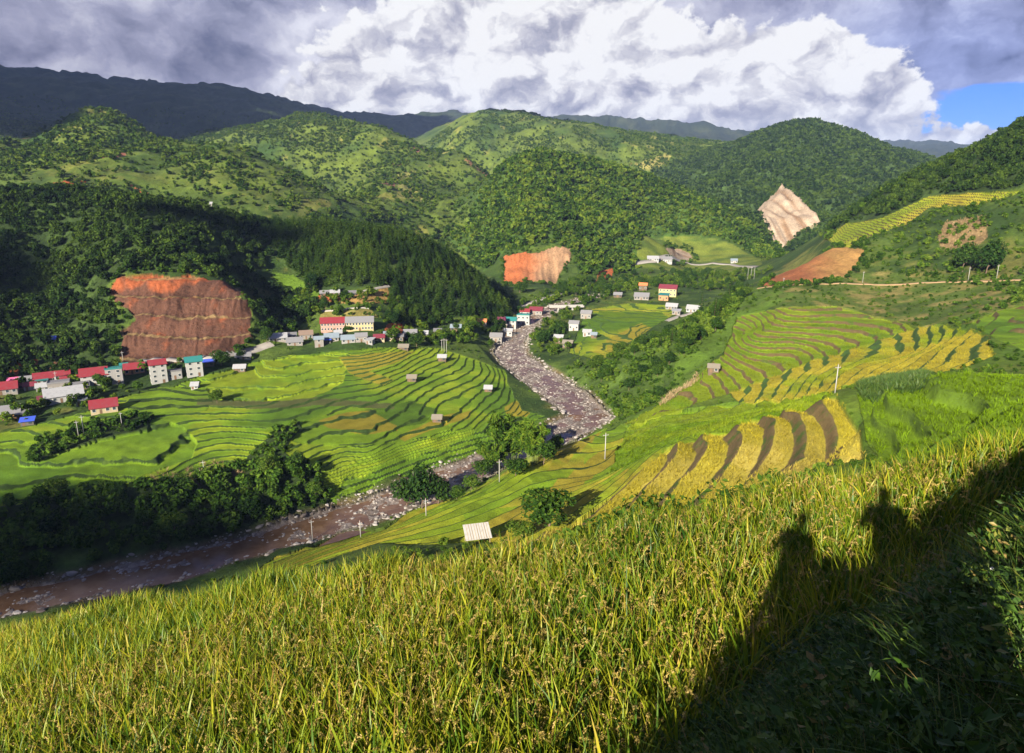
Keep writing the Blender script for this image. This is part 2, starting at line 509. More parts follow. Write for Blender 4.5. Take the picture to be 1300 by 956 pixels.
_near = (GR > 120) & (GR < 900) & (np.abs(GA) < 0.9)
RD = np.full(GX.shape, 1e4)
RZ = np.zeros(GX.shape)
RW = np.full(GX.shape, 5.0)
_d, (_z, _w2), _ = along(RIVER, GX[_near], GY[_near])
RD[_near], RZ[_near], RW[_near] = _d, _z, _w2
wob = 3.0 * fbm(GX / 22, GY / 22, 3)
_e = RD + wob - RW
ZC = np.minimum(ZB, np.where(_e > 0, RZ + 0.15 + np.maximum(_e, 0) * 0.62, ZB))
_in = sstep(_e, 14, 0)
ZC = np.where(_e < 14, np.maximum(ZC, ZC * (1 - _in) + (RZ + 0.1 + np.maximum(_e, 0) * 0.25) * _in), ZC)
BED = sstep(_e, 1.5, -1.5)
ZC = ZC * (1 - BED) + (RZ + 0.05 + 0.75 * fbm(GX / 9, GY / 9, 4) + 0.25 * sstep(np.abs(RD - RW * 0.2), 2, 9)) * BED


# ------------------------------------------------------------------ areas traced on the ground
_nu = 5.0 * fbm(GX / 30, GY / 30, 3) * np.clip(420 / GR, 0.5, 3)
_nv = 3.0 * fbm(GX / 30 + 50, GY / 30, 3) * np.clip(420 / GR, 0.5, 2)


def area(poly, y0=0, y1=1e9, rough=1.0):
    """which points of the sheet lie inside a patch of ground"""
    P = np.array(poly, float)
    U, V = GU + _nu * rough, GV + _nv * rough
    bx = (U > P[:, 0].min()) & (U < P[:, 0].max()) & (V > P[:, 1].min()) & (V < P[:, 1].max()) & (GY > y0) & (GY < y1)
    out = np.zeros(GX.shape, bool)
    uu, vv = U[bx], V[bx]
    ins = np.zeros(uu.shape, bool)
    for (x1, q1), (x2, q2) in zip(P, np.roll(P, -1, axis=0)):
        if q1 == q2:
            continue
        c = (q1 > vv) != (q2 > vv)
        ins ^= c & (uu < (x2 - x1) * (vv - q1) / (q2 - q1) + x1)
    out[bx] = ins
    return out


# relief of the hills
farw = sstep(GY, 720, 1000) * sstep(ZC, 16, 60)
ZF = ZC + farw * (26 * ridged(GX / 300 + 0.2 * fbm(GX / 150, GY / 150, 2), GY / 420, 5) + 9 * fbm(GX / 70, GY / 70, 4))
mtw = sstep(GY, 2300, 3200) * sstep(ZC, 150, 420)
ZF = ZF + mtw * (105 * ridged(GX / 1100 + 0.3 * fbm(GX / 500, GY / 500, 3), GY / 1500, 6) + 20 * fbm(GX / 150, GY / 150, 4) - 45)
hillw = sstep(ZC, 30, 60) * sstep(GY, 380, 470) * (1 - sstep(GY, 720, 1000))
ZF = ZF + hillw * (3.2 * fbm(GX / 60, GY / 60, 4))
ZF = ZF + sstep(GR, 80, 160) * (1 - sstep(GR, 600, 900)) * 0.35 * fbm(GX / 12, GY / 12, 3) * (1 - BED)
ZF = ZF + 0.06 * fbm(GX / 0.8, GY / 0.8, 3) * (1 - sstep(GR, 20, 60))

# ------------------------------------------------------------------ ground cover
def C(r, g, b):
    return np.array((r, g, b), float)


col = np.zeros(GX.shape + (3,))
n1 = fbm(GX / 55, GY / 55, 4)
n2 = fbm(GX / 14 + 9, GY / 14, 4)
n3 = fbm(GX / 160 - 7, GY / 160, 4)


def lay(mask, c, c2=None, f=None):
    """puts a cover colour (two tones mixed by f) where the mask says"""
    global col
    m = mask.astype(float)[..., None] if mask.dtype == bool else mask[..., None]
    cc = np.broadcast_to(c, col.shape) if c2 is None else c * (1 - f[..., None]) + c2 * f[..., None]
    col = col * (1 - m) + cc * m


one = np.ones(GX.shape)
GRASS, LUSH, SCRUB, DRY = C(0.070, 0.110, 0.016), C(0.085, 0.150, 0.012), C(0.026, 0.052, 0.010), C(0.170, 0.125, 0.040)
RED, REDD, TAN, TANL = C(0.255, 0.070, 0.026), C(0.085, 0.040, 0.026), C(0.24, 0.145, 0.08), C(0.33, 0.255, 0.185)
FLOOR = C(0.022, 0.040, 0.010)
lay(one, SCRUB, GRASS, sstep(n1 + 0.6 * n2, -0.25, 0.35))
lay(sstep(n3 + 0.5 * n2, 0.22, 0.5) * 0.6, DRY * 0.7 + GRASS * 0.4)
# far hills: scrub, pale fields and bare patches
fh = sstep(GY, 780, 950)
lay(fh, C(0.030, 0.062, 0.010), C(0.090, 0.125, 0.016), sstep(fbm(GX / 120, GY / 120, 5) + 0.15, -0.25, 0.4))
_p = fbm(GX / 70 + 3, GY / 110, 3)
lay(fh * sstep(_p, 0.34, 0.40) * 0.8, C(0.17, 0.17, 0.035))
_tl = (ZC + 3.0 * fbm(GX / 60, GY / 60, 3)) / 7.0
lay(fh * sstep(fbm(GX / 150 + 9, GY / 150, 3), 0.12, 0.2) * sstep(np.abs(_tl - np.floor(_tl) - 0.5), 0.22, 0.34) * 0.75, C(0.035, 0.055, 0.012))
lay(fh * sstep(-_p, 0.48, 0.53) * sstep(n2, 0.0, 0.2) * 0.8, C(0.17, 0.085, 0.05))
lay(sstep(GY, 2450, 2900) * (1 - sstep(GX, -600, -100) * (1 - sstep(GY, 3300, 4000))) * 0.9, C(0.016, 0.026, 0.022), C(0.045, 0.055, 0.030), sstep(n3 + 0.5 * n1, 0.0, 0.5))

lay(((GY < 330) & (GX > -40) & (GY > 60)).astype(float) * sstep(GX + 0.12 * GY, 0, 40) * 0.8, C(0.075, 0.140, 0.012), C(0.13, 0.175, 0.016), sstep(n1, -0.2, 0.4))
FOREST = {}


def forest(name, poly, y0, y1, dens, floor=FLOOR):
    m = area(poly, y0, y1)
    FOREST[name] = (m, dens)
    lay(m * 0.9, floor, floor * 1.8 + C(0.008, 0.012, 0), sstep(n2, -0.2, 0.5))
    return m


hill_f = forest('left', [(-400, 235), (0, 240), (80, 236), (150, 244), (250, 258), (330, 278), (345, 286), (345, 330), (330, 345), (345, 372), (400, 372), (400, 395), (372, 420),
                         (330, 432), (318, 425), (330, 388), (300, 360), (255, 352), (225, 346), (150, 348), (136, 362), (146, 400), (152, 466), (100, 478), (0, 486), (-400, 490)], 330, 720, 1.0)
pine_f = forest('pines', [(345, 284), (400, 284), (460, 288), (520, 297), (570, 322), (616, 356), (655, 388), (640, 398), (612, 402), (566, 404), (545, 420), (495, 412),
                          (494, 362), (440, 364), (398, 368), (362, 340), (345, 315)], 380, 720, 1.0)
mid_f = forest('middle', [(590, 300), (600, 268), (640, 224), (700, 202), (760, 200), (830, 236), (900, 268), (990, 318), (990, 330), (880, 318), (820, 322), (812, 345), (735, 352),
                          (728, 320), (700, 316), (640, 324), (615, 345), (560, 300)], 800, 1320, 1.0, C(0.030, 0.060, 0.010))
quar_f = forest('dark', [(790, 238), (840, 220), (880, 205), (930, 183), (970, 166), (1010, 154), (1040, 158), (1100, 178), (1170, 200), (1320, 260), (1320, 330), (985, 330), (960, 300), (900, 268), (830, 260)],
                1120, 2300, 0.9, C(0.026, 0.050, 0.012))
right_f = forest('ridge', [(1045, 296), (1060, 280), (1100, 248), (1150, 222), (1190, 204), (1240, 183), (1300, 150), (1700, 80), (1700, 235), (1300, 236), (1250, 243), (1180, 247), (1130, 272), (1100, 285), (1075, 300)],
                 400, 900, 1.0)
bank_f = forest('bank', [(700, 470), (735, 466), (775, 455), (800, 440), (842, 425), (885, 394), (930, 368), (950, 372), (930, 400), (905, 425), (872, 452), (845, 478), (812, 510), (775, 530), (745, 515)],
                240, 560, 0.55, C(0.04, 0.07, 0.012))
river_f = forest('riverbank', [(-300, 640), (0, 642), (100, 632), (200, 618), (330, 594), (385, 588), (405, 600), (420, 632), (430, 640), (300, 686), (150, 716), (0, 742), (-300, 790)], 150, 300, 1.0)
FOREST['dots'] = (area([(640, 405), (655, 388), (735, 352), (830, 345), (905, 345), (985, 345), (900, 372), (850, 362), (790, 372), (740, 392), (712, 420), (728, 452), (735, 466), (705, 470), (680, 440), (668, 420)], 440, 900)
                  & (RD > RW + 2), 0.55)
FOREST['village'] = (area([(0, 480), (150, 480), (200, 500), (130, 520), (60, 540), (0, 560)], 240, 420), 0.35)
FOREST['school'] = (area([(372, 372), (500, 372), (560, 410), (640, 402), (640, 430), (560, 445), (500, 440), (480, 405), (400, 405), (370, 440), (330, 445), (320, 430)], 380, 560), 0.5)
FOREST['rightscrub'] = (area([(1020, 330), (1100, 300), (1180, 255), (1320, 240), (1320, 420), (1180, 420), (1290, 380), (1120, 345)], 300, 640), 0.25)
FOREST['grove'] = (area([(36, 578), (52, 558), (110, 540), (180, 525), (192, 532), (185, 545), (120, 560), (70, 575), (45, 588)], 200, 330), 0.5)
FOREST['gully'] = (area([(300, 600), (312, 582), (328, 566), (352, 545), (378, 533), (382, 543), (368, 560), (362, 575), (385, 588), (408, 592), (424, 628), (400, 632), (350, 606)], 190, 330), 0.5)
FOREST['mountain'] = ((GY > 1900) & (GY < 3000) & (GX < -350) & (n3 + n1 > -0.1), 0.1)
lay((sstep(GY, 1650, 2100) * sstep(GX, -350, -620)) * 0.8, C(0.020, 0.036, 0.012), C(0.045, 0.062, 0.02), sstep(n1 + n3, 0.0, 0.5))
RG = ridged(GX / 300 + 0.2 * fbm(GX / 150, GY / 150, 2), GY / 420, 5)
hs = np.maximum(fh, ((GY > 690) & (ZC > 62)).astype(float)) * (GY < 2600) * (~mid_f) * (~quar_f)
FOREST['hills'] = ((hs > 0.5) & (0.8 * fbm(GX / 100, GY / 100, 4) + 0.5 * fbm(GX / 26, GY / 26, 3) - 0.8 * (RG - RG.mean()) > 0.02), 0.6)
FOREST['scatter'] = ((hs > 0.5) & (GY < 2200), 0.10)

valley_clear = area([(812, 312), (830, 303), (880, 303), (930, 312), (965, 330), (970, 346), (930, 350), (880, 345), (830, 342), (806, 338)], 820, 1150)
lay(valley_clear, C(0.12, 0.15, 0.02), C(0.055, 0.09, 0.014), sstep(fbm(GX / 60, GY / 18, 3), -0.1, 0.3))
for k_ in ('middle', 'dots', 'hills', 'scatter'):
    if k_ in FOREST:
        FOREST[k_] = (FOREST[k_][0] & ~valley_clear, FOREST[k_][1])
# clearings and slopes
lay(area([(345, 345), (372, 350), (410, 372), (390, 392), (362, 380)], 400, 600) * 0.9, LUSH)
lay(area([(300, 352), (345, 372), (330, 392), (300, 370)], 380, 600), C(0.05, 0.06, 0.012))
lay(area([(1000, 345), (1300, 350), (1300, 395), (1180, 420), (1100, 395), (960, 390)], 300, 560) * 0.8, GRASS, C(0.21, 0.17, 0.055), sstep(n2 + n1 * 0.5, -0.1, 0.35))
lay(area([(880, 400), (960, 365), (1010, 372), (960, 400), (930, 440), (870, 480), (820, 520), (800, 520), (850, 470)], 240, 520) * 0.8, C(0.085, 0.15, 0.015), C(0.05, 0.085, 0.014), sstep(n2, -0.1, 0.4))
# bare earth
red_m = area([(136, 366), (150, 352), (190, 347), (222, 353), (236, 349), (262, 358), (285, 360), (313, 373), (300, 378), (318, 384), (320, 400), (316, 420), (320, 432), (300, 444), (268, 450), (215, 462), (165, 470), (152, 455), (157, 430), (150, 420), (172, 408), (160, 392), (146, 386)], 330, 470, 1.5)
mid_red = area([(640, 328), (660, 326), (690, 324), (703, 318), (724, 320), (726, 330), (712, 345), (705, 362), (640, 362)], 760, 900, 1.3)
mid_red2 = area([(756, 360), (760, 345), (780, 340), (776, 352)], 700, 900, 0.5)
quarry = area([(960, 282), (972, 268), (990, 247), (1003, 258), (1020, 270), (1032, 282), (1040, 294), (1015, 300), (998, 314), (985, 325), (980, 305)], 1000, 1500, 1.3)
slip = area([(968, 364), (985, 348), (1012, 335), (1040, 318), (1060, 316), (1096, 318), (1085, 338), (1062, 356), (1000, 363)], 430, 640, 1.6)
far_cut = area([(832, 326), (842, 320), (862, 316), (876, 322), (880, 330), (850, 334)], 950, 1100, 0.5)
lay(red_m, RED, REDD, sstep(fbm(GX / 9, ZC / 5, 4) + 0.35 * sstep(GX, -110, -160) - 0.75 * sstep(ZC, 54, 63) + 0.25, -0.1, 0.45))
lay(mid_red, RED * 1.2 + C(0.01, 0.015, 0.005), TAN * 1.25, sstep(GU + 18 * fbm(GX / 20, ZC / 12, 3), 660, 700))
lay(mid_red2, RED * 1.3)
lay(quarry, TANL, TAN * 0.8, sstep(fbm(GX / 10, ZC / 60, 5), -0.05, 0.4))
lay(slip, RED * 0.95 + C(0, 0.02, 0.01), C(0.30, 0.17, 0.055), sstep(GU + 30 * fbm(GX / 12, ZC / 30, 3), 1010, 1075))
lay(far_cut, TANL, TAN, sstep(n2, -0.2, 0.4))
for poly, y0, y1, cc in (([(10, 470), (20, 460), (48, 456), (48, 476), (25, 478)], 320, 420, RED), ([(60, 472), (70, 458), (90, 460), (92, 476)], 320, 420, REDD * 1.3),
                         ([(485, 428), (492, 412), (505, 408), (528, 418), (520, 426)], 400, 480, RED * 1.1), ([(400, 385), (405, 374), (430, 368), (432, 382)], 420, 520, RED),
                         ([(110, 236), (60, 245), (55, 238), (90, 234)], 500, 900, RED), ([(945, 405), (945, 412), (960, 412), (958, 404)], 250, 450, RED),
                         ([(165, 245), (200, 262), (215, 264), (180, 250)], 500, 900, RED), ([(125, 215), (140, 205), (165, 205), (150, 218)], 800, 1300, C(0.2, 0.08, 0.05)),
                         ([(480, 250), (485, 238), (508, 238), (500, 252)], 1000, 1700, C(0.17, 0.07, 0.06)), ([(520, 200), (528, 192), (542, 196), (532, 203)], 1200, 1900, C(0.17, 0.07, 0.06)),
                         ([(495, 218), (500, 212), (512, 215), (506, 220)], 1200, 1900, C(0.17, 0.07, 0.06)), ([(590, 215), (594, 212), (622, 228), (618, 231)], 1200, 1900, C(0.25, 0.13, 0.06)),
                         ([(505, 262), (505, 245), (540, 243), (535, 262)], 1000, 1700, C(0.20, 0.20, 0.05)), ([(504, 228), (528, 224), (526, 234), (506, 234)], 1000, 1700, C(0.19, 0.19, 0.05)),
                         ([(805, 215), (835, 202), (852, 206), (830, 222), (812, 222)], 1800, 2800, C(0.24, 0.22, 0.06)), ([(560, 205), (575, 196), (590, 198), (575, 205)], 1000, 2500, C(0.2, 0.2, 0.05)),
                         ([(1190, 300), (1200, 282), (1250, 275), (1255, 300), (1230, 318), (1195, 312)], 400, 600, C(0.19, 0.13, 0.06)),
                         ([(430, 385), (450, 370), (492, 364), (494, 384)], 420, 540, C(0.25, 0.16, 0.05)), ([(405, 395), (470, 392), (480, 402), (405, 404)], 420, 540, C(0.17, 0.15, 0.04))):
    lay(area(poly, y0, y1, 0.7), cc * 0.85, cc * 1.2, sstep(n2, -0.3, 0.4))
lay(area([(185, 612), (200, 600), (260, 590), (330, 590), (320, 600), (210, 625)], 210, 300), C(0.12, 0.08, 0.045), C(0.07, 0.06, 0.03), sstep(n2, -0.2, 0.3))
lay(area([(835, 515), (850, 492), (885, 468), (888, 478), (855, 505)], 240, 340, 0.7), C(0.30, 0.22, 0.11))

# roads and paths, given by points on the ground
HG_TAB = None


def _bil(tab, x, y):
    az, r = np.arctan2(x, y), np.hypot(x, y)
    ia = np.clip(np.searchsorted(AZ, az) - 1, 0, NAZ - 2)
    ir = np.clip(np.searchsorted(RR, r) - 1, 0, NRR - 2)
    ta = np.clip((az - AZ[ia]) / (AZ[ia + 1] - AZ[ia]), 0, 1)
    tr = np.clip((r - RR[ir]) / (RR[ir + 1] - RR[ir]), 0, 1)
    return (tab[ia, ir] * (1 - ta) + tab[ia + 1, ir] * ta) * (1 - tr) + (tab[ia, ir + 1] * (1 - ta) + tab[ia + 1, ir + 1] * ta) * tr


def ground(x, y):
    return float(_bil(ZF, np.array([x], float), np.array([y], float))[0])


def at(u, v, y0=60.0, y1=12000.0, tab=None):
    """where the line of sight through a point of the photograph meets the ground"""
    tab = ZF if tab is None else tab
    r_ = ray(u, v)
    ys = np.exp(np.linspace(math.log(y0), math.log(y1), 2600))
    x, z = r_[0] / r_[1] * ys, EYE + r_[2] / r_[1] * ys
    g = _bil(tab, x, ys)
    hit = np.nonzero(g >= z)[0]
    k = hit[0] if len(hit) else int(np.argmin(z - g))
    return Vector((x[k], ys[k], g[k]))


def path_pts(pix, y0=60.0, y1=12000.0, n=8):
    p = [at(u, v, y0, y1, ZC) for u, v in pix]
    out = []
    for a, b in zip(p[:-1], p[1:]):
        for i in range(n):
            out.append(a.lerp(b, i / n))
    out.append(p[-1])
    return np.array([(q.x, q.y, ground(q.x, q.y)) for q in out])


# ------------------------------------------------------------------ rice terraces
TT = np.zeros(GX.shape)          # terrace counter; the whole part numbers a terrace
TM = np.zeros(GX.shape)          # 1 where the ground is terraced
TC = np.zeros(GX.shape + (3,))   # colour of the crop
RC = np.zeros(GX.shape + (3,))   # colour of the risers
LIFT = np.zeros(GX.shape)
_hash = np.random.default_rng(21).random((4096, 3))
GREEN, BRIGHT, LIME, GOLD, STRAW = C(0.066, 0.130, 0.008), C(0.108, 0.182, 0.008), C(0.170, 0.225, 0.010), C(0.285, 0.245, 0.022), C(0.36, 0.29, 0.06)
BUND, EARTH = C(0.020, 0.040, 0.008), C(0.112, 0.080, 0.034)


EDGE = np.full(GX.shape, 0.74)
STAND = np.zeros(GX.shape, bool)


def terrace(poly, y0, y1, step, pal, riser, jig=0.6, wave=26.0, seed=0, rough=0.5, patch=40.0, edge=0.74, lines=None):
    m = area(poly, y0, y1, rough) & (BED < 0.3)
    x, y = GX[m], GY[m]
    if lines is None:
        t = (ZC[m] + jig * step * 1.6 * fbm(x / wave + seed, y / wave, 3) + 0.2 * step * fbm(x / 7 + seed, y / 7, 2)) / step + seed * 13.37
    else:                        # the edges of the strips are surveyed one by one
        q = np.array([(*at(u, v, 60, 400, ZC)[:2], tv) for u, v, tv in lines])
        q[:, :2] /= 60.0
        w = _fit(q[:, 0], q[:, 1], q[:, 2], 1e-4)
        d2 = (x[:, None] / 60 - q[None, :, 0]) ** 2 + (y[:, None] / 60 - q[None, :, 1]) ** 2
        t = _tps_k(d2) @ w[:-3] + w[-3] + w[-2] * x / 60 + w[-1] * y / 60 + 0.10 * fbm(x / 9, y / 9, 3) + 20
    i = np.floor(t).astype(int)
    # plots: a terrace is cut into lengths of different crops
    cut = np.floor(fbm(x / patch + i * 3.7, y / patch - i * 1.3, 2) * 5).astype(int)
    h = _hash[(i * 31 + cut * 17 + seed * 101) & 4095]
    big = sstep(fbm(x / (patch * 1.6) + seed * 5, y / (patch * 1.6), 2) + 0.25 * (h[..., 0] - 0.5), -0.35, 0.35)
    k = big * (len(pal) - 1)
    k0 = np.clip(np.floor(k).astype(int), 0, len(pal) - 2)
    f = (k - k0)[..., None]
    pal = np.array(pal)
    TC[m] = (pal[k0] * (1 - f) + pal[k0 + 1] * f) * (0.86 + 0.28 * h[..., 1:2])
    fr = t - i
    TT[m], TM[m], RC[m], EDGE[m] = t, 1.0, riser, edge
    STAND[m] = seed in (4, 5, 7, 9, 17)
    LIFT[m] = (sstep(fr, edge + 0.05, 1.0) - fr) * step


def field(poly, y0, y1, c, rough=0.6):
    """an area of one crop on terraces that are already there"""
    m = area(poly, y0, y1, rough) & (TM > 0.5)
    TC[m] = c * (0.9 + 0.2 * np.broadcast_to(n2[..., None], col.shape)[m])


ZONE_ALL = [(-300, 545), (0, 548), (60, 535), (110, 522), (170, 500), (200, 498), (258, 478), (330, 458), (400, 448), (480, 440), (560, 443), (610, 458), (640, 472), (652, 500), (662, 520), (690, 528), (655, 545), (640, 560),
            (600, 583), (560, 588), (500, 590), (440, 628), (412, 628), (400, 590), (352, 590), (330, 592), (200, 614), (100, 630), (0, 641), (-300, 650)]
terrace(ZONE_ALL, 200, 460, 0.72, (GREEN, BRIGHT, LIME, BRIGHT), BUND * 1.2, jig=0.36, wave=45, seed=1, rough=1.0, edge=0.80)
terrace([(255, 478), (330, 456), (430, 447), (470, 452), (440, 470), (430, 490), (400, 503), (330, 508), (255, 505)], 200, 460, 1.15, (LIME, BRIGHT * 1.1, LIME * 0.9), BUND * 2.0, jig=0.34, wave=45, seed=11, rough=1.8, edge=0.90)
terrace([(430, 452), (470, 447), (525, 446), (515, 455), (470, 470), (500, 482), (486, 488), (445, 474)], 200, 460, 0.7, (GOLD * 0.85, GOLD * 0.7), BUND * 1.8, jig=0.3, wave=45, seed=12)
terrace([(150, 517), (178, 497), (200, 492), (262, 490), (270, 510), (262, 522), (200, 524)], 200, 460, 0.62, (BRIGHT, BRIGHT * 0.9), BUND * 0.8, jig=0.25, wave=30, seed=13, edge=0.62)
terrace([(-300, 560), (0, 565), (40, 560), (110, 545), (190, 528), (232, 540), (250, 560), (240, 580), (180, 604), (90, 626), (0, 638), (-300, 645)], 190, 330, 1.7, (BRIGHT, GREEN * 1.15), BUND, jig=0.5, wave=34, seed=14, rough=1.0, edge=0.86)
terrace([(330, 545), (400, 530), (470, 520), (560, 530), (580, 548), (520, 560), (450, 565), (380, 562)], 190, 330, 1.05, (BRIGHT, BRIGHT * 0.85), BUND, jig=0.35, wave=40, seed=15, rough=1.0, edge=0.80)
terrace([(425, 632), (440, 605), (500, 580), (560, 560), (600, 545), (640, 525), (664, 520), (692, 528), (658, 547), (640, 562), (600, 585), (560, 590), (500, 592)], 190, 330, 1.5, (BRIGHT, GREEN * 1.2, BRIGHT), BUND, jig=0.3, wave=40, seed=16, rough=1.0, edge=0.76)
field([(405, 534), (440, 523), (480, 521), (500, 530), (506, 545), (470, 548), (420, 544)], 190, 460, GOLD * 0.62)
field([(506, 553), (545, 536), (560, 528), (600, 520), (596, 530), (545, 545), (514, 560)], 190, 460, GOLD * 0.75)
field([(640, 515), (660, 505), (680, 515), (668, 528), (645, 528)], 190, 460, GOLD * 0.8)
field([(470, 520), (520, 508), (556, 520), (540, 537), (505, 540)], 190, 460, GREEN * 0.85)
field([(250, 505), (330, 508), (400, 504), (500, 512), (500, 518), (400, 514), (330, 519), (250, 514)], 190, 460, C(0.075, 0.085, 0.025))
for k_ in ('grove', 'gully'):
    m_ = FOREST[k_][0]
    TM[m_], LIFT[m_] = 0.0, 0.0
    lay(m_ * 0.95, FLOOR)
terrace([(722, 448), (740, 405), (752, 392), (800, 384), (852, 388), (858, 398), (815, 424), (772, 452), (760, 458)], 420, 640, 0.55, (LIME, GOLD, LIME, GREEN), BUND * 2, seed=2, patch=60)
field([(770, 430), (815, 410), (830, 418), (780, 450), (770, 445)], 420, 640, GOLD * 0.85)
field([(760, 395), (840, 396), (850, 404), (800, 408), (756, 404)], 420, 640, BRIGHT * 0.8)
terrace([(1045, 302), (1075, 283), (1120, 275), (1180, 247), (1290, 239), (1300, 243), (1240, 258), (1180, 262), (1150, 285), (1110, 300), (1075, 316)], 420, 720, 1.7, (GOLD, LIME), EARTH * 0.6, seed=3)
terrace([(935, 402), (990, 390), (1060, 388), (1130, 405), (1165, 415), (1120, 432), (1060, 452), (1000, 472), (940, 495), (900, 505), (870, 520), (830, 535), (790, 538), (830, 515), (862, 492), (890, 468), (920, 450)],
        200, 430, 1.45, (LIME * 0.95, BRIGHT, LIME * 0.85), EARTH * 0.85, seed=4, jig=0.25, wave=45, rough=1.0, edge=0.78)
terrace([(925, 497), (960, 484), (1010, 465), (1060, 448), (1125, 428), (1165, 414), (1200, 412), (1255, 425), (1262, 450), (1215, 470), (1165, 478), (1120, 482), (1070, 492), (1050, 505), (985, 518), (940, 512)],
        160, 400, 2.1, (LIME, GOLD * 0.95, GOLD), BUND * 2.2, seed=5, jig=0.35, wave=34, rough=1.0, edge=0.62)
terrace([(1232, 408), (1262, 396), (1300, 385), (1500, 360), (1500, 440), (1300, 444), (1265, 430)], 160, 400, 1.6, (BRIGHT, GREEN), EARTH * 0.8, seed=6)
terrace([(640, 600), (690, 560), (705, 545), (735, 538), (790, 538), (850, 545), (905, 550), (865, 580), (815, 625), (775, 660), (720, 692), (640, 692), (600, 690), (560, 690), (480, 690), (380, 722), (320, 730), (350, 706), (410, 690), (480, 672), (540, 640), (600, 622)],
        110, 300, 2.3, (BRIGHT, LIME, GOLD * 0.85, LIME, BRIGHT), BUND * 1.1, seed=8, jig=0.25, wave=36, rough=1.0, edge=0.60, patch=70)
field([(705, 560), (735, 542), (765, 546), (742, 566), (722, 585), (704, 580)], 150, 300, GOLD * 0.8)
field([(640, 655), (700, 612), (760, 575), (830, 556), (850, 560), (770, 590), (712, 630), (660, 668)], 95, 240, GOLD * 0.78)
terrace([(790, 620), (840, 572), (880, 555), (915, 545), (955, 528), (985, 518), (1015, 510), (1062, 502), (1092, 545), (1098, 582), (1040, 594), (1000, 604), (960, 625), (860, 660), (760, 684), (690, 690), (676, 682), (740, 655)],
        95, 200, 3.0, (GOLD, STRAW, GOLD), EARTH, seed=7, rough=0.2, edge=0.58, lines=[
            (1043, 508, 7), (1065, 579, 7), (1069, 508, 7.6), (1090, 577, 7.6), (998, 523, 6), (1021, 581, 6), (1027, 517, 6.6), (1046, 581, 6.6), (969, 527, 5), (952, 608, 5),
            (994, 525, 5.6), (985, 590, 5.6), (935, 546, 4), (917, 604, 4), (965, 533, 4.6), (946, 604, 4.6), (892, 558, 3), (863, 608, 3), (923, 551, 3.65), (902, 606, 3.65),
            (858, 569, 2), (811, 629, 2), (885, 561, 2.75), (861, 604, 2.8), (823, 585, 1), (770, 640, 1), (850, 572, 1.75), (800, 632, 1.75), (780, 610, 0), (700, 668, 0), (720, 680, 0.8)])
terrace([(1088, 500), (1160, 470), (1200, 470), (1300, 468), (1600, 460), (1600, 560), (1300, 566), (1200, 580), (1120, 585), (1100, 560)], 62, 170, 2.6, (BRIGHT * 0.9, BRIGHT), EARTH * 0.12 + GREEN * 0.75, seed=9, jig=0.3, wave=30, edge=0.86)
terrace([(790, 556), (800, 538), (860, 522), (930, 511), (985, 508), (1050, 497), (1068, 500), (1015, 512), (955, 530), (915, 547), (870, 557), (835, 572), (800, 590), (770, 600)], 130, 300, 3.4, (BRIGHT, LIME, BRIGHT), GREEN * 0.7, seed=17, jig=0.2, wave=40, rough=1.0, edge=0.86)

ZF = ZF + LIFT
# red cliff benches
_bt = (ZC + 0.05 * GX + 1.2 * fbm(GX / 20, GY / 20, 3)) / 8.5
_bf = _bt - np.floor(_bt)
ZF = ZF + red_m * ((sstep(_bf, 0.28, 1.0) - _bf) * 6.5 + 1.7 * ridged(GX / 7 + ZC / 26 + 0.6 * fbm(GX / 14, ZC / 9, 3), ZC / 40, 5) * (0.4 + 1.0 * sstep(fbm(GX / 25, ZC / 14, 2), -0.3, 0.4)) + 0.7 * fbm(GX / 3, ZC / 3, 3))
lay(red_m * sstep(np.abs(_bf - 0.13), 0.12, 0.05) * 0.7, C(0.24, 0.17, 0.07))
ZF = ZF + quarry * 9.0 * ridged(GX / 22 + ZC / 160, ZC / 90, 5) + mid_red * 2.6 * ridged(GX / 13, ZC / 18, 4) + slip * 1.1 * ridged(GX / 9, GY / 40, 4)

# river bed
lay(BED, C(0.13, 0.10, 0.085), C(0.20, 0.17, 0.155), sstep(fbm(GX / 3, GY / 3, 3), -0.3, 0.3))
_bk = sstep(_e, 4.0, 0.5) * (1 - BED)
lay(_bk * 0.8, C(0.16, 0.10, 0.06), C(0.10, 0.09, 0.06), sstep(n2, -0.3, 0.3))


# ------------------------------------------------------------------ the terrain sheet and its material
def mesh_np(name, co, quads, mat, smooth=True, attrs=None):
    """a mesh straight from arrays; quads (n, 3 or 4)"""
    me = bpy.data.meshes.new(name)
    co = np.ascontiguousarray(co, dtype=np.float32)
    q = np.ascontiguousarray(quads, dtype=np.int32)
    me.vertices.add(len(co))
    me.vertices.foreach_set('co', co.ravel())
    me.loops.add(q.size)
    me.loops.foreach_set('vertex_index', q.ravel())
    me.polygons.add(len(q))
    me.polygons.foreach_set('loop_start', np.arange(0, q.size, q.shape[1], dtype=np.int32))
    me.polygons.foreach_set('use_smooth', np.full(len(q), smooth, dtype=bool))
    for an, av in (attrs or {}).items():
        if av.ndim == 2:
            a = me.attributes.new(an, 'FLOAT_COLOR', 'POINT')
            a.data.foreach_set('color', np.concatenate([av, np.ones((len(av), 1))], 1).astype(np.float32).ravel())
        else:
            a = me.attributes.new(an, 'FLOAT', 'POINT')
            a.data.foreach_set('value', av.astype(np.float32).ravel())
    me.update(calc_edges=True)
    if mat is not None:
        me.materials.append(mat)
    return me


def link(name, me, kind=None, label=None, cat=None, group=None, parent=None):
    o = bpy.data.objects.new(name, me)
    COL.objects.link(o)
    for k, v in (('kind', kind), ('label', label), ('category', cat), ('group', group)):
        if v:
            o[k] = v
    if parent is not None:
        o.parent = parent
    return o


def new_mat(name):
    m = bpy.data.materials.new(name)
    m.use_nodes = True
    return m, NT(m.node_tree)


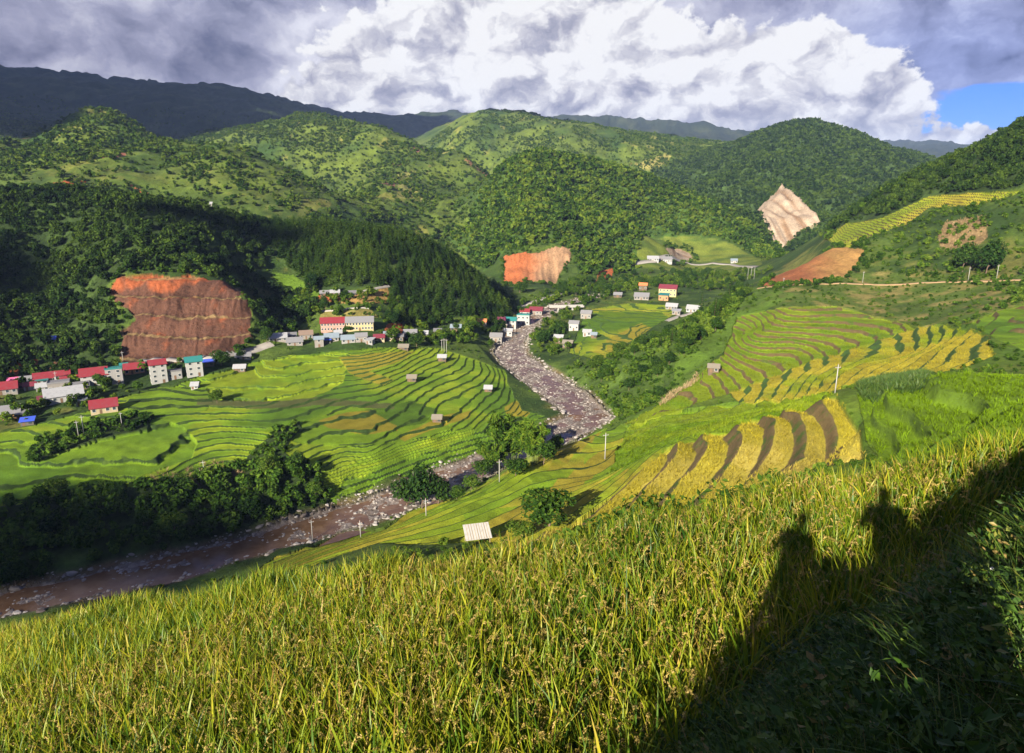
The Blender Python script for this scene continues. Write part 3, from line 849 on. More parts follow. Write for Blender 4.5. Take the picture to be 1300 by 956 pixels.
def att(t, name):
    return t.n('ShaderNodeAttribute', attribute_name=name)


ROADS = np.zeros(GX.shape)


def terrain_material():
    m, t = new_mat('ground_cover')
    pos = t.n('ShaderNodeNewGeometry').outputs['Position']
    base, tc, rc = att(t, 'cover').outputs[0], att(t, 'crop').outputs[0], att(t, 'riser').outputs[0]
    tt, tm = att(t, 'counter').outputs['Fac'], att(t, 'terraced').outputs['Fac']
    f = t.m('FRACT', tt)
    wob = t.noise(pos, 0.35, 3, 0.6)
    lo = t.m('ADD', att(t, 'edge').outputs['Fac'], t.m('MULTIPLY', wob, 0.10))
    riser = t.m('MAXIMUM', t.ss(t.m('SUBTRACT', f, lo), 0.0, 0.05), t.ss(f, 0.045, 0.0))
    # the crop: fine speckle of ears and leaves
    sp = t.noise(pos, 2.2, 5, 0.75)
    sp2 = t.noise(pos, 0.13, 4, 0.6)
    tone = t.m('ADD', t.m('MULTIPLY', t.m('SUBTRACT', sp, 0.5), 1.5), t.m('MULTIPLY', t.m('SUBTRACT', sp2, 0.5), 1.0))
    bright = t.m('ADD', 1.0, tone)
    crop = t.n('ShaderNodeVectorMath', operation='SCALE', inp={0: tc, 'Scale': bright}).outputs[0]
    rnoise = t.m('ADD', 0.45, t.m('MULTIPLY', t.noise(pos, 0.9, 4, 0.7), 1.1))
    ris = t.n('ShaderNodeVectorMath', operation='SCALE', inp={0: rc, 'Scale': rnoise}).outputs[0]
    ris = t.mix(t.ss(t.noise(pos, 0.22, 4, 0.65), 0.50, 0.66), ris, (0.05, 0.085, 0.014))
    terr = t.mix(riser, crop, ris)
    # open ground: mottled
    g1 = t.noise(pos, 0.5, 6, 0.72)
    g2 = t.noise(pos, 0.045, 5, 0.62)
    gb = t.m('ADD', 1.0, t.m('ADD', t.m('MULTIPLY', t.m('SUBTRACT', g1, 0.5), 2.0), t.m('MULTIPLY', t.m('SUBTRACT', g2, 0.5), 1.5)))
    gb = t.m('MAXIMUM', gb, 0.18)
    open_ = t.n('ShaderNodeVectorMath', operation='SCALE', inp={0: base, 'Scale': gb}).outputs[0]
    c = t.mix(tm, open_, terr)
    hgt = t.m('ADD', t.m('MULTIPLY', sp, 0.35), t.m('MULTIPLY', g1, t.m('SUBTRACT', 1.6, t.m('MULTIPLY', tm, 1.5))))
    bump = t.n('ShaderNodeBump', inp={'Strength': 0.8, 'Distance': 1.0, 'Height': hgt})
    b = t.n('ShaderNodeBsdfPrincipled', inp={'Base Color': c, 'Roughness': 0.9, 'Normal': bump.outputs[0], 'Specular IOR Level': 0.15})
    t.n('ShaderNodeOutputMaterial', inp={0: b.outputs[0]})
    return m


_idx = np.arange(NAZ * NRR).reshape(NAZ, NRR)
_q = np.stack([_idx[:-1, :-1], _idx[1:, :-1], _idx[1:, 1:], _idx[:-1, 1:]], -1).reshape(-1, 4)
_me = mesh_np('terrain', np.stack([GX, GY, ZF], -1).reshape(-1, 3), _q, terrain_material(),
              attrs={'cover': col.reshape(-1, 3), 'crop': TC.reshape(-1, 3), 'riser': RC.reshape(-1, 3), 'counter': TT.ravel(), 'terraced': TM.ravel(), 'edge': EDGE.ravel()})
link('terrain', _me, 'structure')

# ------------------------------------------------------------------ plants: prototypes as arrays
CELL = np.zeros(GX.shape)
CELL[:-1, :-1] = (GR[:-1, :-1] ** 2) * np.diff(AZ)[:, None] * np.diff(np.log(RR))[None]
_te = (ZF - EYE) / GR
_run = np.maximum.accumulate(np.where(GR > 4, _te, -9), axis=1)


def seen(h):
    """ground of which something h metres tall could be seen from near the camera"""
    return (_te + h / GR > _run - 0.004) & (np.abs(GA) < 0.74)


def sow(mask, per_m2, h=8.0, rng=RNG):
    """random points on the sheet"""
    w = (mask.astype(float) * CELL * per_m2 * seen(h)).ravel()
    tot = w.sum()
    n = rng.poisson(tot)
    if n == 0:
        return np.zeros((0, 3))
    c = np.cumsum(w)
    k = np.searchsorted(c, rng.random(n) * c[-1])
    ia, ir = k // NRR, k % NRR
    fa, fr = rng.random(n), rng.random(n)
    ia, ir = np.minimum(ia, NAZ - 2), np.minimum(ir, NRR - 2)
    x = GX[ia, ir] + (GX[ia + 1, ir] - GX[ia, ir]) * fa + (GX[ia, ir + 1] - GX[ia, ir]) * fr
    y = GY[ia, ir] + (GY[ia + 1, ir] - GY[ia, ir]) * fa + (GY[ia, ir + 1] - GY[ia, ir]) * fr
    return np.stack([x, y, _bil(ZF, x, y)], -1)


def icosa():
    p = (1 + 5 ** 0.5) / 2
    v = np.array([(-1, p, 0), (1, p, 0), (-1, -p, 0), (1, -p, 0), (0, -1, p), (0, 1, p), (0, -1, -p), (0, 1, -p), (p, 0, -1), (p, 0, 1), (-p, 0, -1), (-p, 0, 1)], float)
    f = np.array([(0, 11, 5), (0, 5, 1), (0, 1, 7), (0, 7, 10), (0, 10, 11), (1, 5, 9), (5, 11, 4), (11, 10, 2), (10, 7, 6), (7, 1, 8), (3, 9, 4), (3, 4, 2), (3, 2, 6), (3, 6, 8),
                  (3, 8, 9), (4, 9, 5), (2, 4, 11), (6, 2, 10), (8, 6, 7), (9, 8, 1)])
    return v / np.linalg.norm(v[0]), f


def lump(rng, n=3):
    """far crown: a few broken lumps; unit height, unit width; triangles"""
    V, F, Tn = [], [], []
    iv, jf = icosa()
    for k in range(n):
        v = iv * (0.75 + 0.5 * rng.random((12, 1)))
        s = 0.30 + 0.14 * rng.random()
        c = np.array([(rng.random() - 0.5) * 0.6, (rng.random() - 0.5) * 0.6, 0.42 + 0.28 * rng.random()])
        V.append(v * np.array([s, s, s * 1.1]) + c)
        F.append(jf + 12 * k)
        Tn.append(np.full(12, rng.random() * 0.5 - 0.25))
    return np.vstack(V), np.vstack(F), np.concatenate(Tn)


def cards(rng, centres, radii, n, size, flat=0.5, aspect=1.6):
    """leaf sprays spread through lumpy crowns; quads"""
    w = np.array([r[0] * r[1] * r[2] for r in radii]) ** 0.7
    k = rng.choice(len(centres), n, p=w / w.sum())
    d = rng.normal(size=(n, 3))
    d /= np.linalg.norm(d, axis=1, keepdims=True)
    rad = 0.62 + 0.42 * rng.random((n, 1)) ** 0.6
    c = np.array(centres)[k] + d * np.array(radii)[k] * rad
    nrm = d * (1 - flat) + rng.normal(size=(n, 3)) * flat * 0.7 + np.array([0, 0, 0.25])
    nrm /= np.linalg.norm(nrm, axis=1, keepdims=True)
    a = np.cross(nrm, rng.normal(size=(n, 3)))
    a /= np.linalg.norm(a, axis=1, keepdims=True)
    b = np.cross(nrm, a)
    s = size * (0.6 + 0.8 * rng.random((n, 1)))
    a, b = a * s * aspect * 0.5, b * s * 0.5
    bend = nrm * s * 0.18
    V = np.stack([c - a - bend, c - b * 0.9, c + a - bend, c + b * 0.9], 1).reshape(-1, 3)
    F = np.arange(4 * n).reshape(n, 4)
    tone = np.repeat((rng.random(n) - 0.5) * 0.7 + 0.25 * (c[:, 2] - c[:, 2].mean()) * 0, 4)
    return V, F, tone


def broad(rng, n=120, size=0.16, lobes=6, squash=0.8):
    """broadleaf crown of unit height and about unit width"""
    C_, R_ = [], []
    for i in range(lobes):
        a = rng.random() * 2 * PI
        q = 0.26 * rng.random() ** 0.5
        C_.append((q * math.cos(a), q * math.sin(a), 0.40 + 0.36 * rng.random()))
        r0 = 0.17 + 0.10 * rng.random()
        R_.append((r0 * 1.1, r0 * 1.1, r0 * squash * 1.15))
    return cards(rng, C_, R_, n, size)


def pine(rng, n=120, size=0.13):
    """conifer of unit height: whorls of drooping sprays on a narrow cone"""
    z = 0.16 + 0.84 * rng.random(n) ** 1.15
    z = np.round(z * 11) / 11 + rng.normal(size=n) * 0.014
    rmax = 0.235 * (1 - z) ** 0.75 + 0.015
    ang = rng.random(n) * 2 * PI
    q = rmax * (0.35 + 0.75 * rng.random(n))
    c = np.stack([q * np.cos(ang), q * np.sin(ang), z - q * 0.25], -1)
    out = np.stack([np.cos(ang), np.sin(ang), -0.35 + 0.5 * rng.random(n)], -1)
    out /= np.linalg.norm(out, axis=1, keepdims=True)
    side = np.stack([-np.sin(ang), np.cos(ang), rng.normal(size=n) * 0.35], -1)
    s = (size * (0.6 + 0.7 * rng.random(n)) * (1.15 - 0.75 * z))[:, None]
    up = np.cross(out, side) * s * 0.2
    V = np.stack([c - out * s * 0.75, c - side * s * 0.42 - up, c + out * s * 0.75, c + side * s * 0.42 - up], 1).reshape(-1, 3)
    return V, np.arange(4 * n).reshape(n, 4), np.repeat((rng.random(n) - 0.5) * 0.6, 4)


def strew(protos, pos, size, width, tone, rng=RNG, tilt=0.06):
    """copies of the prototypes merged into one set of arrays"""
    N = len(pos)
    kk = rng.integers(0, len(protos), N)
    Vs, Fs, Ts, base = [], [], [], 0
    for k, (v, f, tn) in enumerate(protos):
        s = np.nonzero(kk == k)[0]
        if len(s) == 0:
            continue
        a = rng.random(len(s)) * 2 * PI
        ca, sa = np.cos(a)[:, None], np.sin(a)[:, None]
        x = v[None, :, 0] * width[s][:, None]
        y = v[None, :, 1] * width[s][:, None]
        z = v[None, :, 2] * size[s][:, None]
        lean = rng.normal(size=(len(s), 2)) * tilt
        X = ca * x - sa * y + lean[:, :1] * z + pos[s][:, :1]
        Y = sa * x + ca * y + lean[:, 1:] * z + pos[s][:, 1:2]
        Z = z + pos[s][:, 2:3]
        Vs.append(np.stack([X, Y, Z], -1).reshape(-1, 3))
        Fs.append((f[None] + (np.arange(len(s)) * len(v))[:, None, None] + base).reshape(-1, f.shape[1]))
        Ts.append((tn[None] + tone[s][:, None]).ravel())
        base += len(s) * len(v)
    return np.vstack(Vs), np.vstack(Fs), np.concatenate(Ts)


def leaf_mat(name, dark, mid, light, trans=0.25, obj_rand=0.0):
    m, t = new_mat(name)
    f = att(t, 'tone').outputs['Fac']
    if obj_rand:
        f = t.m('ADD', f, t.m('MULTIPLY', t.m('SUBTRACT', t.n('ShaderNodeObjectInfo').outputs['Random'], 0.5), obj_rand))
    ramp = t.n('ShaderNodeValToRGB', inp={0: t.m('ADD', f, 0.5)})
    e = ramp.color_ramp.elements
    e[0].position, e[0].color = 0.05, (*dark, 1)
    e[1].position, e[1].color = 0.95, (*light, 1)
    x = e.new(0.5)
    x.color = (*mid, 1)
    d = t.n('ShaderNodeBsdfDiffuse', inp={0: ramp.outputs[0]})
    tr = t.n('ShaderNodeBsdfTranslucent', inp={0: ramp.outputs[0]})
    mx = t.n('ShaderNodeMixShader', inp={0: trans, 1: d.outputs[0], 2: tr.outputs[0]})
    t.n('ShaderNodeOutputMaterial', inp={0: mx.outputs[0]})
    return m


M_PINE = leaf_mat('pine_needles', (0.010, 0.026, 0.007), (0.030, 0.062, 0.010), (0.080, 0.125, 0.017), 0.2)
M_WOOD = leaf_mat('mixed_wood_leaves', (0.016, 0.038, 0.007), (0.044, 0.090, 0.010), (0.115, 0.160, 0.018))
M_HILL = leaf_mat('hill_scrub_leaves', (0.020, 0.046, 0.008), (0.046, 0.088, 0.011), (0.095, 0.135, 0.017))
M_DARKW = leaf_mat('dark_wood_leaves', (0.010, 0.024, 0.008), (0.026, 0.052, 0.011), (0.065, 0.105, 0.016))
M_BANK = leaf_mat('bank_leaves', (0.014, 0.034, 0.007), (0.036, 0.080, 0.011), (0.090, 0.150, 0.018))
M_BUSH = leaf_mat('bush_leaves', (0.020, 0.045, 0.008), (0.050, 0.100, 0.012), (0.120, 0.175, 0.022), 0.3)

_r = np.random.default_rng(5)
LUMPS = [lump(_r, 3) for _ in range(7)]
PINES = [pine(_r, 110) for _ in range(6)]
BROADS = [broad(_r, 170, 0.15) for _ in range(6)]
FARS = [broad(_r, 36, 0.32, 4, 0.95) for _ in range(8)]
BUSHES = [broad(_r, 60, 0.26, 4, 1.0) for _ in range(6)]


def wood(name, pts, protos, hmin, hmax, wide, mat, wvar=0.3, tonevar=0.5, sink=0.05):
    N = len(pts)
    h = hmin + (hmax - hmin) * RNG.random(N) ** 1.8
    w = h * wide * (1 - wvar / 2 + wvar * RNG.random(N))
    # neighbouring trees share a tint
    tint = 0.55 * fbm(pts[:, 0] / 45, pts[:, 1] / 45, 3) + (RNG.random(N) - 0.5) * tonevar
    p = pts.copy()
    p[:, 2] -= h * sink
    V, F, Tn = strew(protos, p, h, w, tint)
    print('WOOD', name, N, len(F))
    o = link(name, mesh_np(name, V, F, mat, False, {'tone': Tn}), 'stuff')
    return o


open_land = (TM < 0.5) & (RD > RW + 1.5)
wood('pine_wood', sow(FOREST['pines'][0] & open_land, 0.085, 10), PINES, 6.5, 12, 1.1, M_PINE)
wood('hillside_forest', sow(FOREST['left'][0] & open_land & ~red_m, 0.055, 9), PINES[:2] + BROADS, 4, 9.5, 0.95, M_DARKW)
wood('ridge_forest', sow(FOREST['ridge'][0] & open_land, 0.045, 9), BROADS, 4, 10, 0.85, M_DARKW)
wood('valley_thicket', np.vstack([sow(FOREST['dots'][0] & open_land & ~mid_red, 0.018, 7), sow(FOREST['school'][0] & open_land, 0.022, 7), sow(FOREST['village'][0] & open_land, 0.02, 6)]),
     BROADS, 3, 8, 0.9, M_WOOD)
wood('riverside_thicket', sow(FOREST['riverbank'][0] & open_land, 0.075, 7), BROADS, 3.5, 8, 1.0, M_BANK)
wood('slope_scrub', np.vstack([sow(FOREST['bank'][0] & open_land, 0.085, 5), sow(FOREST['rightscrub'][0] & open_land & ~slip, 0.03, 4)]), BUSHES, 1.6, 5.0, 1.05, M_BUSH)
wood('middle_hill_wood', sow(FOREST['middle'][0] & ~mid_red & ~mid_red2, 0.050, 10), FARS, 3.5, 11.0, 0.95, M_WOOD, 0.5, 0.8)
wood('far_hill_wood', sow(FOREST['dark'][0] & ~quarry, 0.024, 10), FARS, 4, 11, 0.95, M_DARKW, 0.5, 0.8)
wood('far_slope_trees', np.vstack([sow(FOREST['hills'][0], 0.034, 7), sow(FOREST['scatter'][0], 0.0075, 5), sow(FOREST['mountain'][0], 0.005, 9)]), FARS, 1.8, 8.0, 1.05, M_HILL, 0.5, 0.8)
wood('grassland_bushes', np.vstack([sow(open_land & (GR > 60) & (GR < 720) & (RD > RW + 3) & ~red_m & ~slip, 0.013, 3), sow(open_land & (GX > 60) & (GR > 180) & (GR < 520) & (GV > 340) & ~slip, 0.03, 2)]), BUSHES, 0.5, 2.3, 1.25, M_BUSH)

wood('near_slope_bushes', sow(open_land & (GR > 60) & (GR < 150) & (GX > -25), 0.09, 2), [broad(_r, 260, 0.10, 6, 1.0) for _ in range(4)], 0.6, 2.0, 1.3, M_BUSH)
wood('grove_shrubs', np.vstack([sow(FOREST['grove'][0], 0.16, 4), sow(FOREST['gully'][0], 0.13, 4)]), BUSHES, 1.8, 4.5, 1.0, M_BANK)
# trees and bushes that break up the rims of the bare cuts
_rim = np.zeros(GX.shape, bool)
for c_ in (red_m, mid_red, quarry, slip, far_cut):
    d_ = c_.copy()
    for sft in (6, -6):
        d_ |= np.roll(c_, sft, axis=0) | np.roll(c_, sft, axis=1)
    _rim |= d_ & ~c_
wood('rim_bushes', sow(_rim & (TM < 0.5), 0.06, 5), BROADS, 2.0, 5.5, 1.1, M_BANK)

# ------------------------------------------------------------------ the rice in front
def edge_y(bearing):
    e = np.array(FIELD_EDGE)
    return np.interp(bearing, e[:, 0], e[:, 1])


def blade_mesh(pos, n_bl, seg, length, width, spread, arch, rng, tone0, hue):
    """grass like clumps: n_bl arching blades at every point"""
    N = len(pos)
    B = N * n_bl
    p = np.repeat(pos, n_bl, axis=0)
    a = rng.random(B) * 2 * PI
    L = length * (0.6 + 0.55 * rng.random(B))
    lean = spread * (0.15 + rng.random(B) ** 1.3)
    ar = arch * (0.3 + 1.2 * rng.random(B) ** 1.5)
    wd = width * (0.55 + 0.6 * rng.random(B) + 0.75 * (rng.random(B) > 0.82))
    root = p + np.stack([np.cos(a), np.sin(a), np.zeros(B)], -1) * (0.03 + 0.07 * rng.random(B))[:, None]
    face = a + PI / 2 + rng.normal(size=B) * 0.7
    side = np.stack([np.cos(face), np.sin(face), np.zeros(B)], -1)
    ts = np.linspace(0, 1, seg + 1)
    rows = []
    for t in ts:
        out = lean * t + ar * t ** 2.6
        up = t * np.sqrt(np.maximum(1 - (lean * 0.5) ** 2, 0.3)) - 0.42 * ar * t ** 2.6
        c = root + np.stack([np.cos(a) * out * L, np.sin(a) * out * L, up * L], -1)
        w = wd * (0.55 + 0.9 * t if t < 0.4 else 0.91 * (1 - ((t - 0.4) / 0.6) ** 1.6) + 0.02)
        rows.append((c - side * w[:, None] * 0.5, c + side * w[:, None] * 0.5))
    V = np.stack([q for r in rows for q in r], 1)
    V = V.reshape(-1, 3)
    k = 2 * (seg + 1)
    f = np.array([(2 * i, 2 * i + 1, 2 * i + 3, 2 * i + 2) for i in range(seg)])
    F = (f[None] + (np.arange(B) * k)[:, None, None]).reshape(-1, 4)
    tone = np.repeat(np.repeat(tone0, n_bl) + rng.normal(size=B) * 0.19, k) + np.tile(np.repeat((ts - 0.5) * 0.30, 2), B)
    return V, F, tone


def panicle_mesh(pos, length, rng, tone0):
    """drooping ears: grains strung along a bending stalk"""
    B = len(pos)
    a = rng.random(B) * 2 * PI
    L = length * (0.7 + 0.6 * rng.random(B))
    h = np.stack([np.cos(a), np.sin(a), np.zeros(B)], -1)
    n, Vs = 10, []
    for i in range(n):
        t = (i + 0.5) / n
        c = pos + h * (L * (0.15 + 0.75 * t))[:, None]
        c[:, 2] += L * (0.45 * t - 1.25 * t ** 2.2)
        tan = h * 0.75
        tan[:, 2] = 0.45 - 2.75 * t ** 1.2
        tan /= np.linalg.norm(tan, axis=1, keepdims=True)
        for j in range(3):
            d = tan + rng.normal(size=(B, 3)) * 0.35
            d /= np.linalg.norm(d, axis=1, keepdims=True)
            e = np.cross(d, rng.normal(size=(B, 3)))
            e /= np.linalg.norm(e, axis=1, keepdims=True)
            q = c + rng.normal(size=(B, 3)) * 0.008
            Vs.append(np.stack([q - d * 0.016, q + e * 0.0065, q + d * 0.016, q - e * 0.0065], 1))
    V = np.stack(Vs, 1).reshape(-1, 3)
    F = np.arange(len(V)).reshape(-1, 4)
    return V, F, np.repeat(tone0, n * 3 * 4) + np.repeat(rng.normal(size=len(F)) * 0.15, 4)


def rice_mat(name, stops, trans=0.35, rough=0.45):
    m, t = new_mat(name)
    ramp = t.n('ShaderNodeValToRGB', inp={0: t.m('ADD', att(t, 'tone').outputs['Fac'], 0.5)})
    e = ramp.color_ramp.elements
    e[0].position, e[0].color = stops[0][0], (*stops[0][1], 1)
    e[1].position, e[1].color = stops[-1][0], (*stops[-1][1], 1)
    for q, cc in stops[1:-1]:
        e.new(q).color = (*cc, 1)
    d = t.n('ShaderNodeBsdfPrincipled', inp={'Base Color': ramp.outputs[0], 'Roughness': rough, 'Specular IOR Level': 0.25})
    tr = t.n('ShaderNodeBsdfTranslucent', inp={0: ramp.outputs[0]})
    mx = t.n('ShaderNodeMixShader', inp={0: trans, 1: d.outputs[0], 2: tr.outputs[0]})
    t.n('ShaderNodeOutputMaterial', inp={0: mx.outputs[0]})
    return m


M_RICE = rice_mat('rice_leaf', ((0.0, (0.020, 0.065, 0.008)), (0.35, (0.060, 0.130, 0.008)), (0.60, (0.175, 0.230, 0.010)), (0.82, (0.33, 0.305, 0.015)), (1.0, (0.33, 0.215, 0.05))))
M_EAR = rice_mat('rice_ear', ((0.0, (0.12, 0.10, 0.02)), (0.5, (0.26, 0.19, 0.045)), (1.0, (0.38, 0.28, 0.09))), 0.15, 0.6)
M_WEED = rice_mat('weed_leaf', ((0.0, (0.020, 0.050, 0.008)), (0.5, (0.055, 0.115, 0.014)), (0.85, (0.12, 0.17, 0.02)), (1.0, (0.25, 0.18, 0.06))), 0.25, 0.5)

rf = np.random.default_rng(17)
_gx, _gy = np.meshgrid(np.arange(-38, 22, 0.26), np.arange(2.2, 26, 0.26))
pts = np.stack([_gx.ravel(), _gy.ravel()], -1) + rf.normal(size=(_gx.size, 2)) * 0.06
brg = np.arctan2(pts[:, 0], pts[:, 1])
# the field ends at its bund and, on this side, at the foot of the weedy ledge
own = field_plane(pts[:, 0], pts[:, 1])
gz = _bil(ZF, pts[:, 0], pts[:, 1])
keep = (pts[:, 1] < edge_y(brg) * (1.0 + 0.02 * fbm(pts[:, 0] / 2, pts[:, 1] / 2, 2)) - 0.3) & (np.abs(brg) < 0.98) & (np.abs(gz - own) < 0.32 + 0.0 * own) & (pts[:, 1] > 3.2)
pts = pts[keep]
rice_pts = np.column_stack([pts, gz[keep]])
dist = np.hypot(pts[:, 0], pts[:, 1])
mat_tone = 0.30 * fbm(pts[:, 0] / 4.5, pts[:, 1] / 4.5, 3) + 0.0
nearp = dist < 13
parts_ = []
for sel, nb, sg, wd in ((nearp, 15, 5, 0.022), (~nearp, 12, 4, 0.027)):
    parts_.append(blade_mesh(rice_pts[sel], nb, sg, 0.84, wd, 0.20, 0.36, rf, mat_tone[sel], 0))
V = np.vstack([p[0] for p in parts_])
F = np.vstack([parts_[0][1], parts_[1][1] + len(parts_[0][0])])
Tn = np.concatenate([p[2] for p in parts_])
print('RICE', len(rice_pts), len(F))
link('rice_crop', mesh_np('rice_crop', V, F, M_RICE, True, {'tone': Tn}), 'stuff')
ears = np.repeat(rice_pts, 2, axis=0) + rf.normal(size=(len(rice_pts) * 2, 3)) * np.array([0.12, 0.12, 0.06]) + np.array([0, 0, 0.60])
ears = ears[np.hypot(ears[:, 0], ears[:, 1]) < 16]
V, F, Tn = panicle_mesh(ears, 0.2, rf, rf.random(len(ears)) - 0.5)
link('rice_ears', mesh_np('rice_ears', V, F, M_EAR, False, {'tone': Tn}), 'stuff')

# weeds on the ledge slope in the lower right corner, and a grassy bund beyond the rice
def on_ground(x, y):
    return np.column_stack([x, y, _bil(ZF, x, y)])


x, y = rf.random(26000) * 15 - 1.0, rf.random(26000) * 9.5 + 0.9
b_ = np.arctan2(x, y)
g_ = _bil(ZF, x, y)
k = (np.abs(b_) < 0.8) & (g_ - field_plane(x, y) > 0.22) & (np.hypot(x, y) > 1.2)
w_pts = np.column_stack([x, y, g_])[k]
cl = sstep(fbm(w_pts[:, 0] * 1.3, w_pts[:, 1] * 1.3, 3), -0.25, 0.35)
w_pts = w_pts[rf.random(len(w_pts)) < 0.25 + 0.75 * cl]
V, F, Tn = blade_mesh(w_pts, 7, 4, 0.30, 0.007, 0.75, 0.7, rf, rf.normal(size=len(w_pts)) * 0.15 - 0.02, 0)
link('ledge_grass', mesh_np('ledge_grass', V, F, M_WEED, True, {'tone': Tn}), 'stuff')
# broad leaved weeds
WEED = [cards(np.random.default_rng(40 + i), [(0.0, 0, 0.32), (0.25, 0.1, 0.5), (-0.2, 0.15, 0.55), (0.05, -0.25, 0.7)], [(0.35, 0.35, 0.3)] * 4, 90, 0.095, 0.75, 1.7) for i in range(5)]
s = w_pts[rf.random(len(w_pts)) < 0.17]
V, F, Tn = strew(WEED, s, 0.15 + 0.32 * rf.random(len(s)) ** 2, 0.22 + 0.28 * rf.random(len(s)), rf.normal(size=len(s)) * 0.2, rf, 0.2)
link('ledge_weeds', mesh_np('ledge_weeds', V, F, M_WEED, False, {'tone': Tn}), 'stuff')
# grassy edge and shrubs just past the field
bb = rf.random(16000) * 1.5 - 0.75
yy = edge_y(bb) + rf.random(16000) ** 1.5 * 7.0 - 0.2
xx = np.tan(bb) * yy
e_pts = on_ground(xx, yy)
V, F, Tn = blade_mesh(e_pts, 8, 3, 0.75, 0.022, 0.5, 0.6, rf, rf.normal(size=len(e_pts)) * 0.12 - 0.12, 0)
link('bund_grass', mesh_np('bund_grass', V, F, M_RICE, True, {'tone': Tn}), 'stuff')

# small white flowers among the weeds
fl = w_pts[rf.random(len(w_pts)) < 0.006]
petals = cards(np.random.default_rng(3), [(0, 0, 0.9)], [(0.5, 0.5, 0.12)], 9, 0.7, 0.2, 1.2)
V, F, Tn = strew([petals], fl + np.array([0, 0, 0.20]), np.full(len(fl), 0.035), np.full(len(fl), 0.028), np.zeros(len(fl)), rf, 0.4)
link('weed_flowers', mesh_np('weed_flowers', V, F, rice_mat('petal_white', ((0.0, (0.6, 0.6, 0.62)), (1.0, (0.75, 0.75, 0.75)))), False, {'tone': Tn}), 'stuff')

# standing rice on the terraces that are near enough to show it
m, t = new_mat('terrace_rice')
c_ = t.n('ShaderNodeVectorMath', operation='SCALE', inp={0: att(t, 'crop').outputs[0], 'Scale': t.m('ADD', 1.05, att(t, 'tone').outputs['Fac'])}).outputs[0]
d_ = t.n('ShaderNodeBsdfDiffuse', inp={0: c_})
e_ = t.n('ShaderNodeBsdfTranslucent', inp={0: c_})
x_ = t.n('ShaderNodeMixShader', inp={0: 0.3, 1: d_.outputs[0], 2: e_.outputs[0]})
t.n('ShaderNodeOutputMaterial', inp={0: x_.outputs[0]})
fr_ = TT - np.floor(TT)
ok = (TM > 0.5) & (((fr_ < EDGE - 0.03) & (fr_ > 0.05)) | ((GR < 135) & (GX > 38))) & (GR < 400) & (GR > 55) & STAND
tq = np.vstack([sow(ok & (GR < 240), 1.9, 1.0, rf), sow(ok & (GR >= 240), 0.9, 1.0, rf)])
ia = np.clip(np.searchsorted(AZ, np.arctan2(tq[:, 0], tq[:, 1])) - 1, 0, NAZ - 1)
ir = np.clip(np.searchsorted(RR, np.hypot(tq[:, 0], tq[:, 1])) - 1, 0, NRR - 1)
cc = TC[ia, ir]
V, F, Tn = blade_mesh(tq, 5, 2, 0.85, 0.075, 0.35, 0.5, rf, rf.normal(size=len(tq)) * 0.12, 0)
print('TRICE', len(tq))
link('terrace_rice', mesh_np('terrace_rice', V, F, m, True, {'tone': Tn, 'crop': np.repeat(cc, len(V) // len(tq), axis=0)}), 'stuff')

# ------------------------------------------------------------------ small builder for solid parts
class MB:
    def __init__(self):
        self.v, self.f = [], []

    def box(self, x0, x1, y0, y1, z0, z1):
        b = len(self.v)
        self.v += [(x0, y0, z0), (x1, y0, z0), (x1, y1, z0), (x0, y1, z0), (x0, y0, z1), (x1, y0, z1), (x1, y1, z1), (x0, y1, z1)]
        self.f += [tuple(b + i for i in q) for q in ((0, 3, 2, 1), (4, 5, 6, 7), (0, 1, 5, 4), (1, 2, 6, 5), (2, 3, 7, 6), (3, 0, 4, 7))]
        return self

    def slab(self, pts, th):
        """a flat or sloping plate of some thickness"""
        b, n = len(self.v), len(pts)
        self.v += list(pts) + [(p[0], p[1], p[2] - th) for p in pts]
        self.f += [tuple(b + i for i in range(n)), tuple(b + n + i for i in reversed(range(n)))]
        self.f += [(b + i, b + n + i, b + n + (i + 1) % n, b + (i + 1) % n) for i in range(n)]
        return self

    def tube(self, p, q, r0, r1, n=7):
        p, q = Vector(p), Vector(q)
        d = (q - p).normalized()
        a = d.orthogonal().normalized()
        c = d.cross(a)
        b = len(self.v)
        for o, r in ((p, r0), (q, r1)):
            for i in range(n):
                t = 2 * PI * i / n
                self.v.append(tuple(o + (a * math.cos(t) + c * math.sin(t)) * r))
        self.f += [(b + i, b + (i + 1) % n, b + n + (i + 1) % n, b + n + i) for i in range(n)]
        self.f += [tuple(b + i for i in reversed(range(n))), tuple(b + n + i for i in range(n))]
        return self

    def build(self, name, mat, parent=None, smooth=False):
        me = bpy.data.meshes.new(name)
        me.from_pydata(self.v, [], self.f)
        me.materials.append(mat)
        if smooth:
            for p in me.polygons:
                p.use_smooth = True
        me.update()
        return link(name, me, parent=parent)


_mats = {}


def plain(name, c, rough=0.75, dirt=0.35, scale=1.2, streak=True):
    """painted or plastered surface with weather stains"""
    if name in _mats:
        return _mats[name]
    m, t = new_mat(name)
    pos = t.n('ShaderNodeTexCoord').outputs['Object']
    st = t.n('ShaderNodeMapping', inp={0: pos, 3: (1.0, 1.0, 0.22 if streak else 1.0)}).outputs[0]
    n = t.noise(st, scale, 5, 0.65)
    f = t.ss(n, 0.42, 0.72)
    cc = t.mix(t.m('MULTIPLY', f, dirt), c, tuple(x * 0.45 + 0.02 for x in c))
    b = t.n('ShaderNodeBsdfPrincipled', inp={'Base Color': cc, 'Roughness': rough, 'Specular IOR Level': 0.2})
    t.n('ShaderNodeOutputMaterial', inp={0: b.outputs[0]})
    _mats[name] = m
    return m


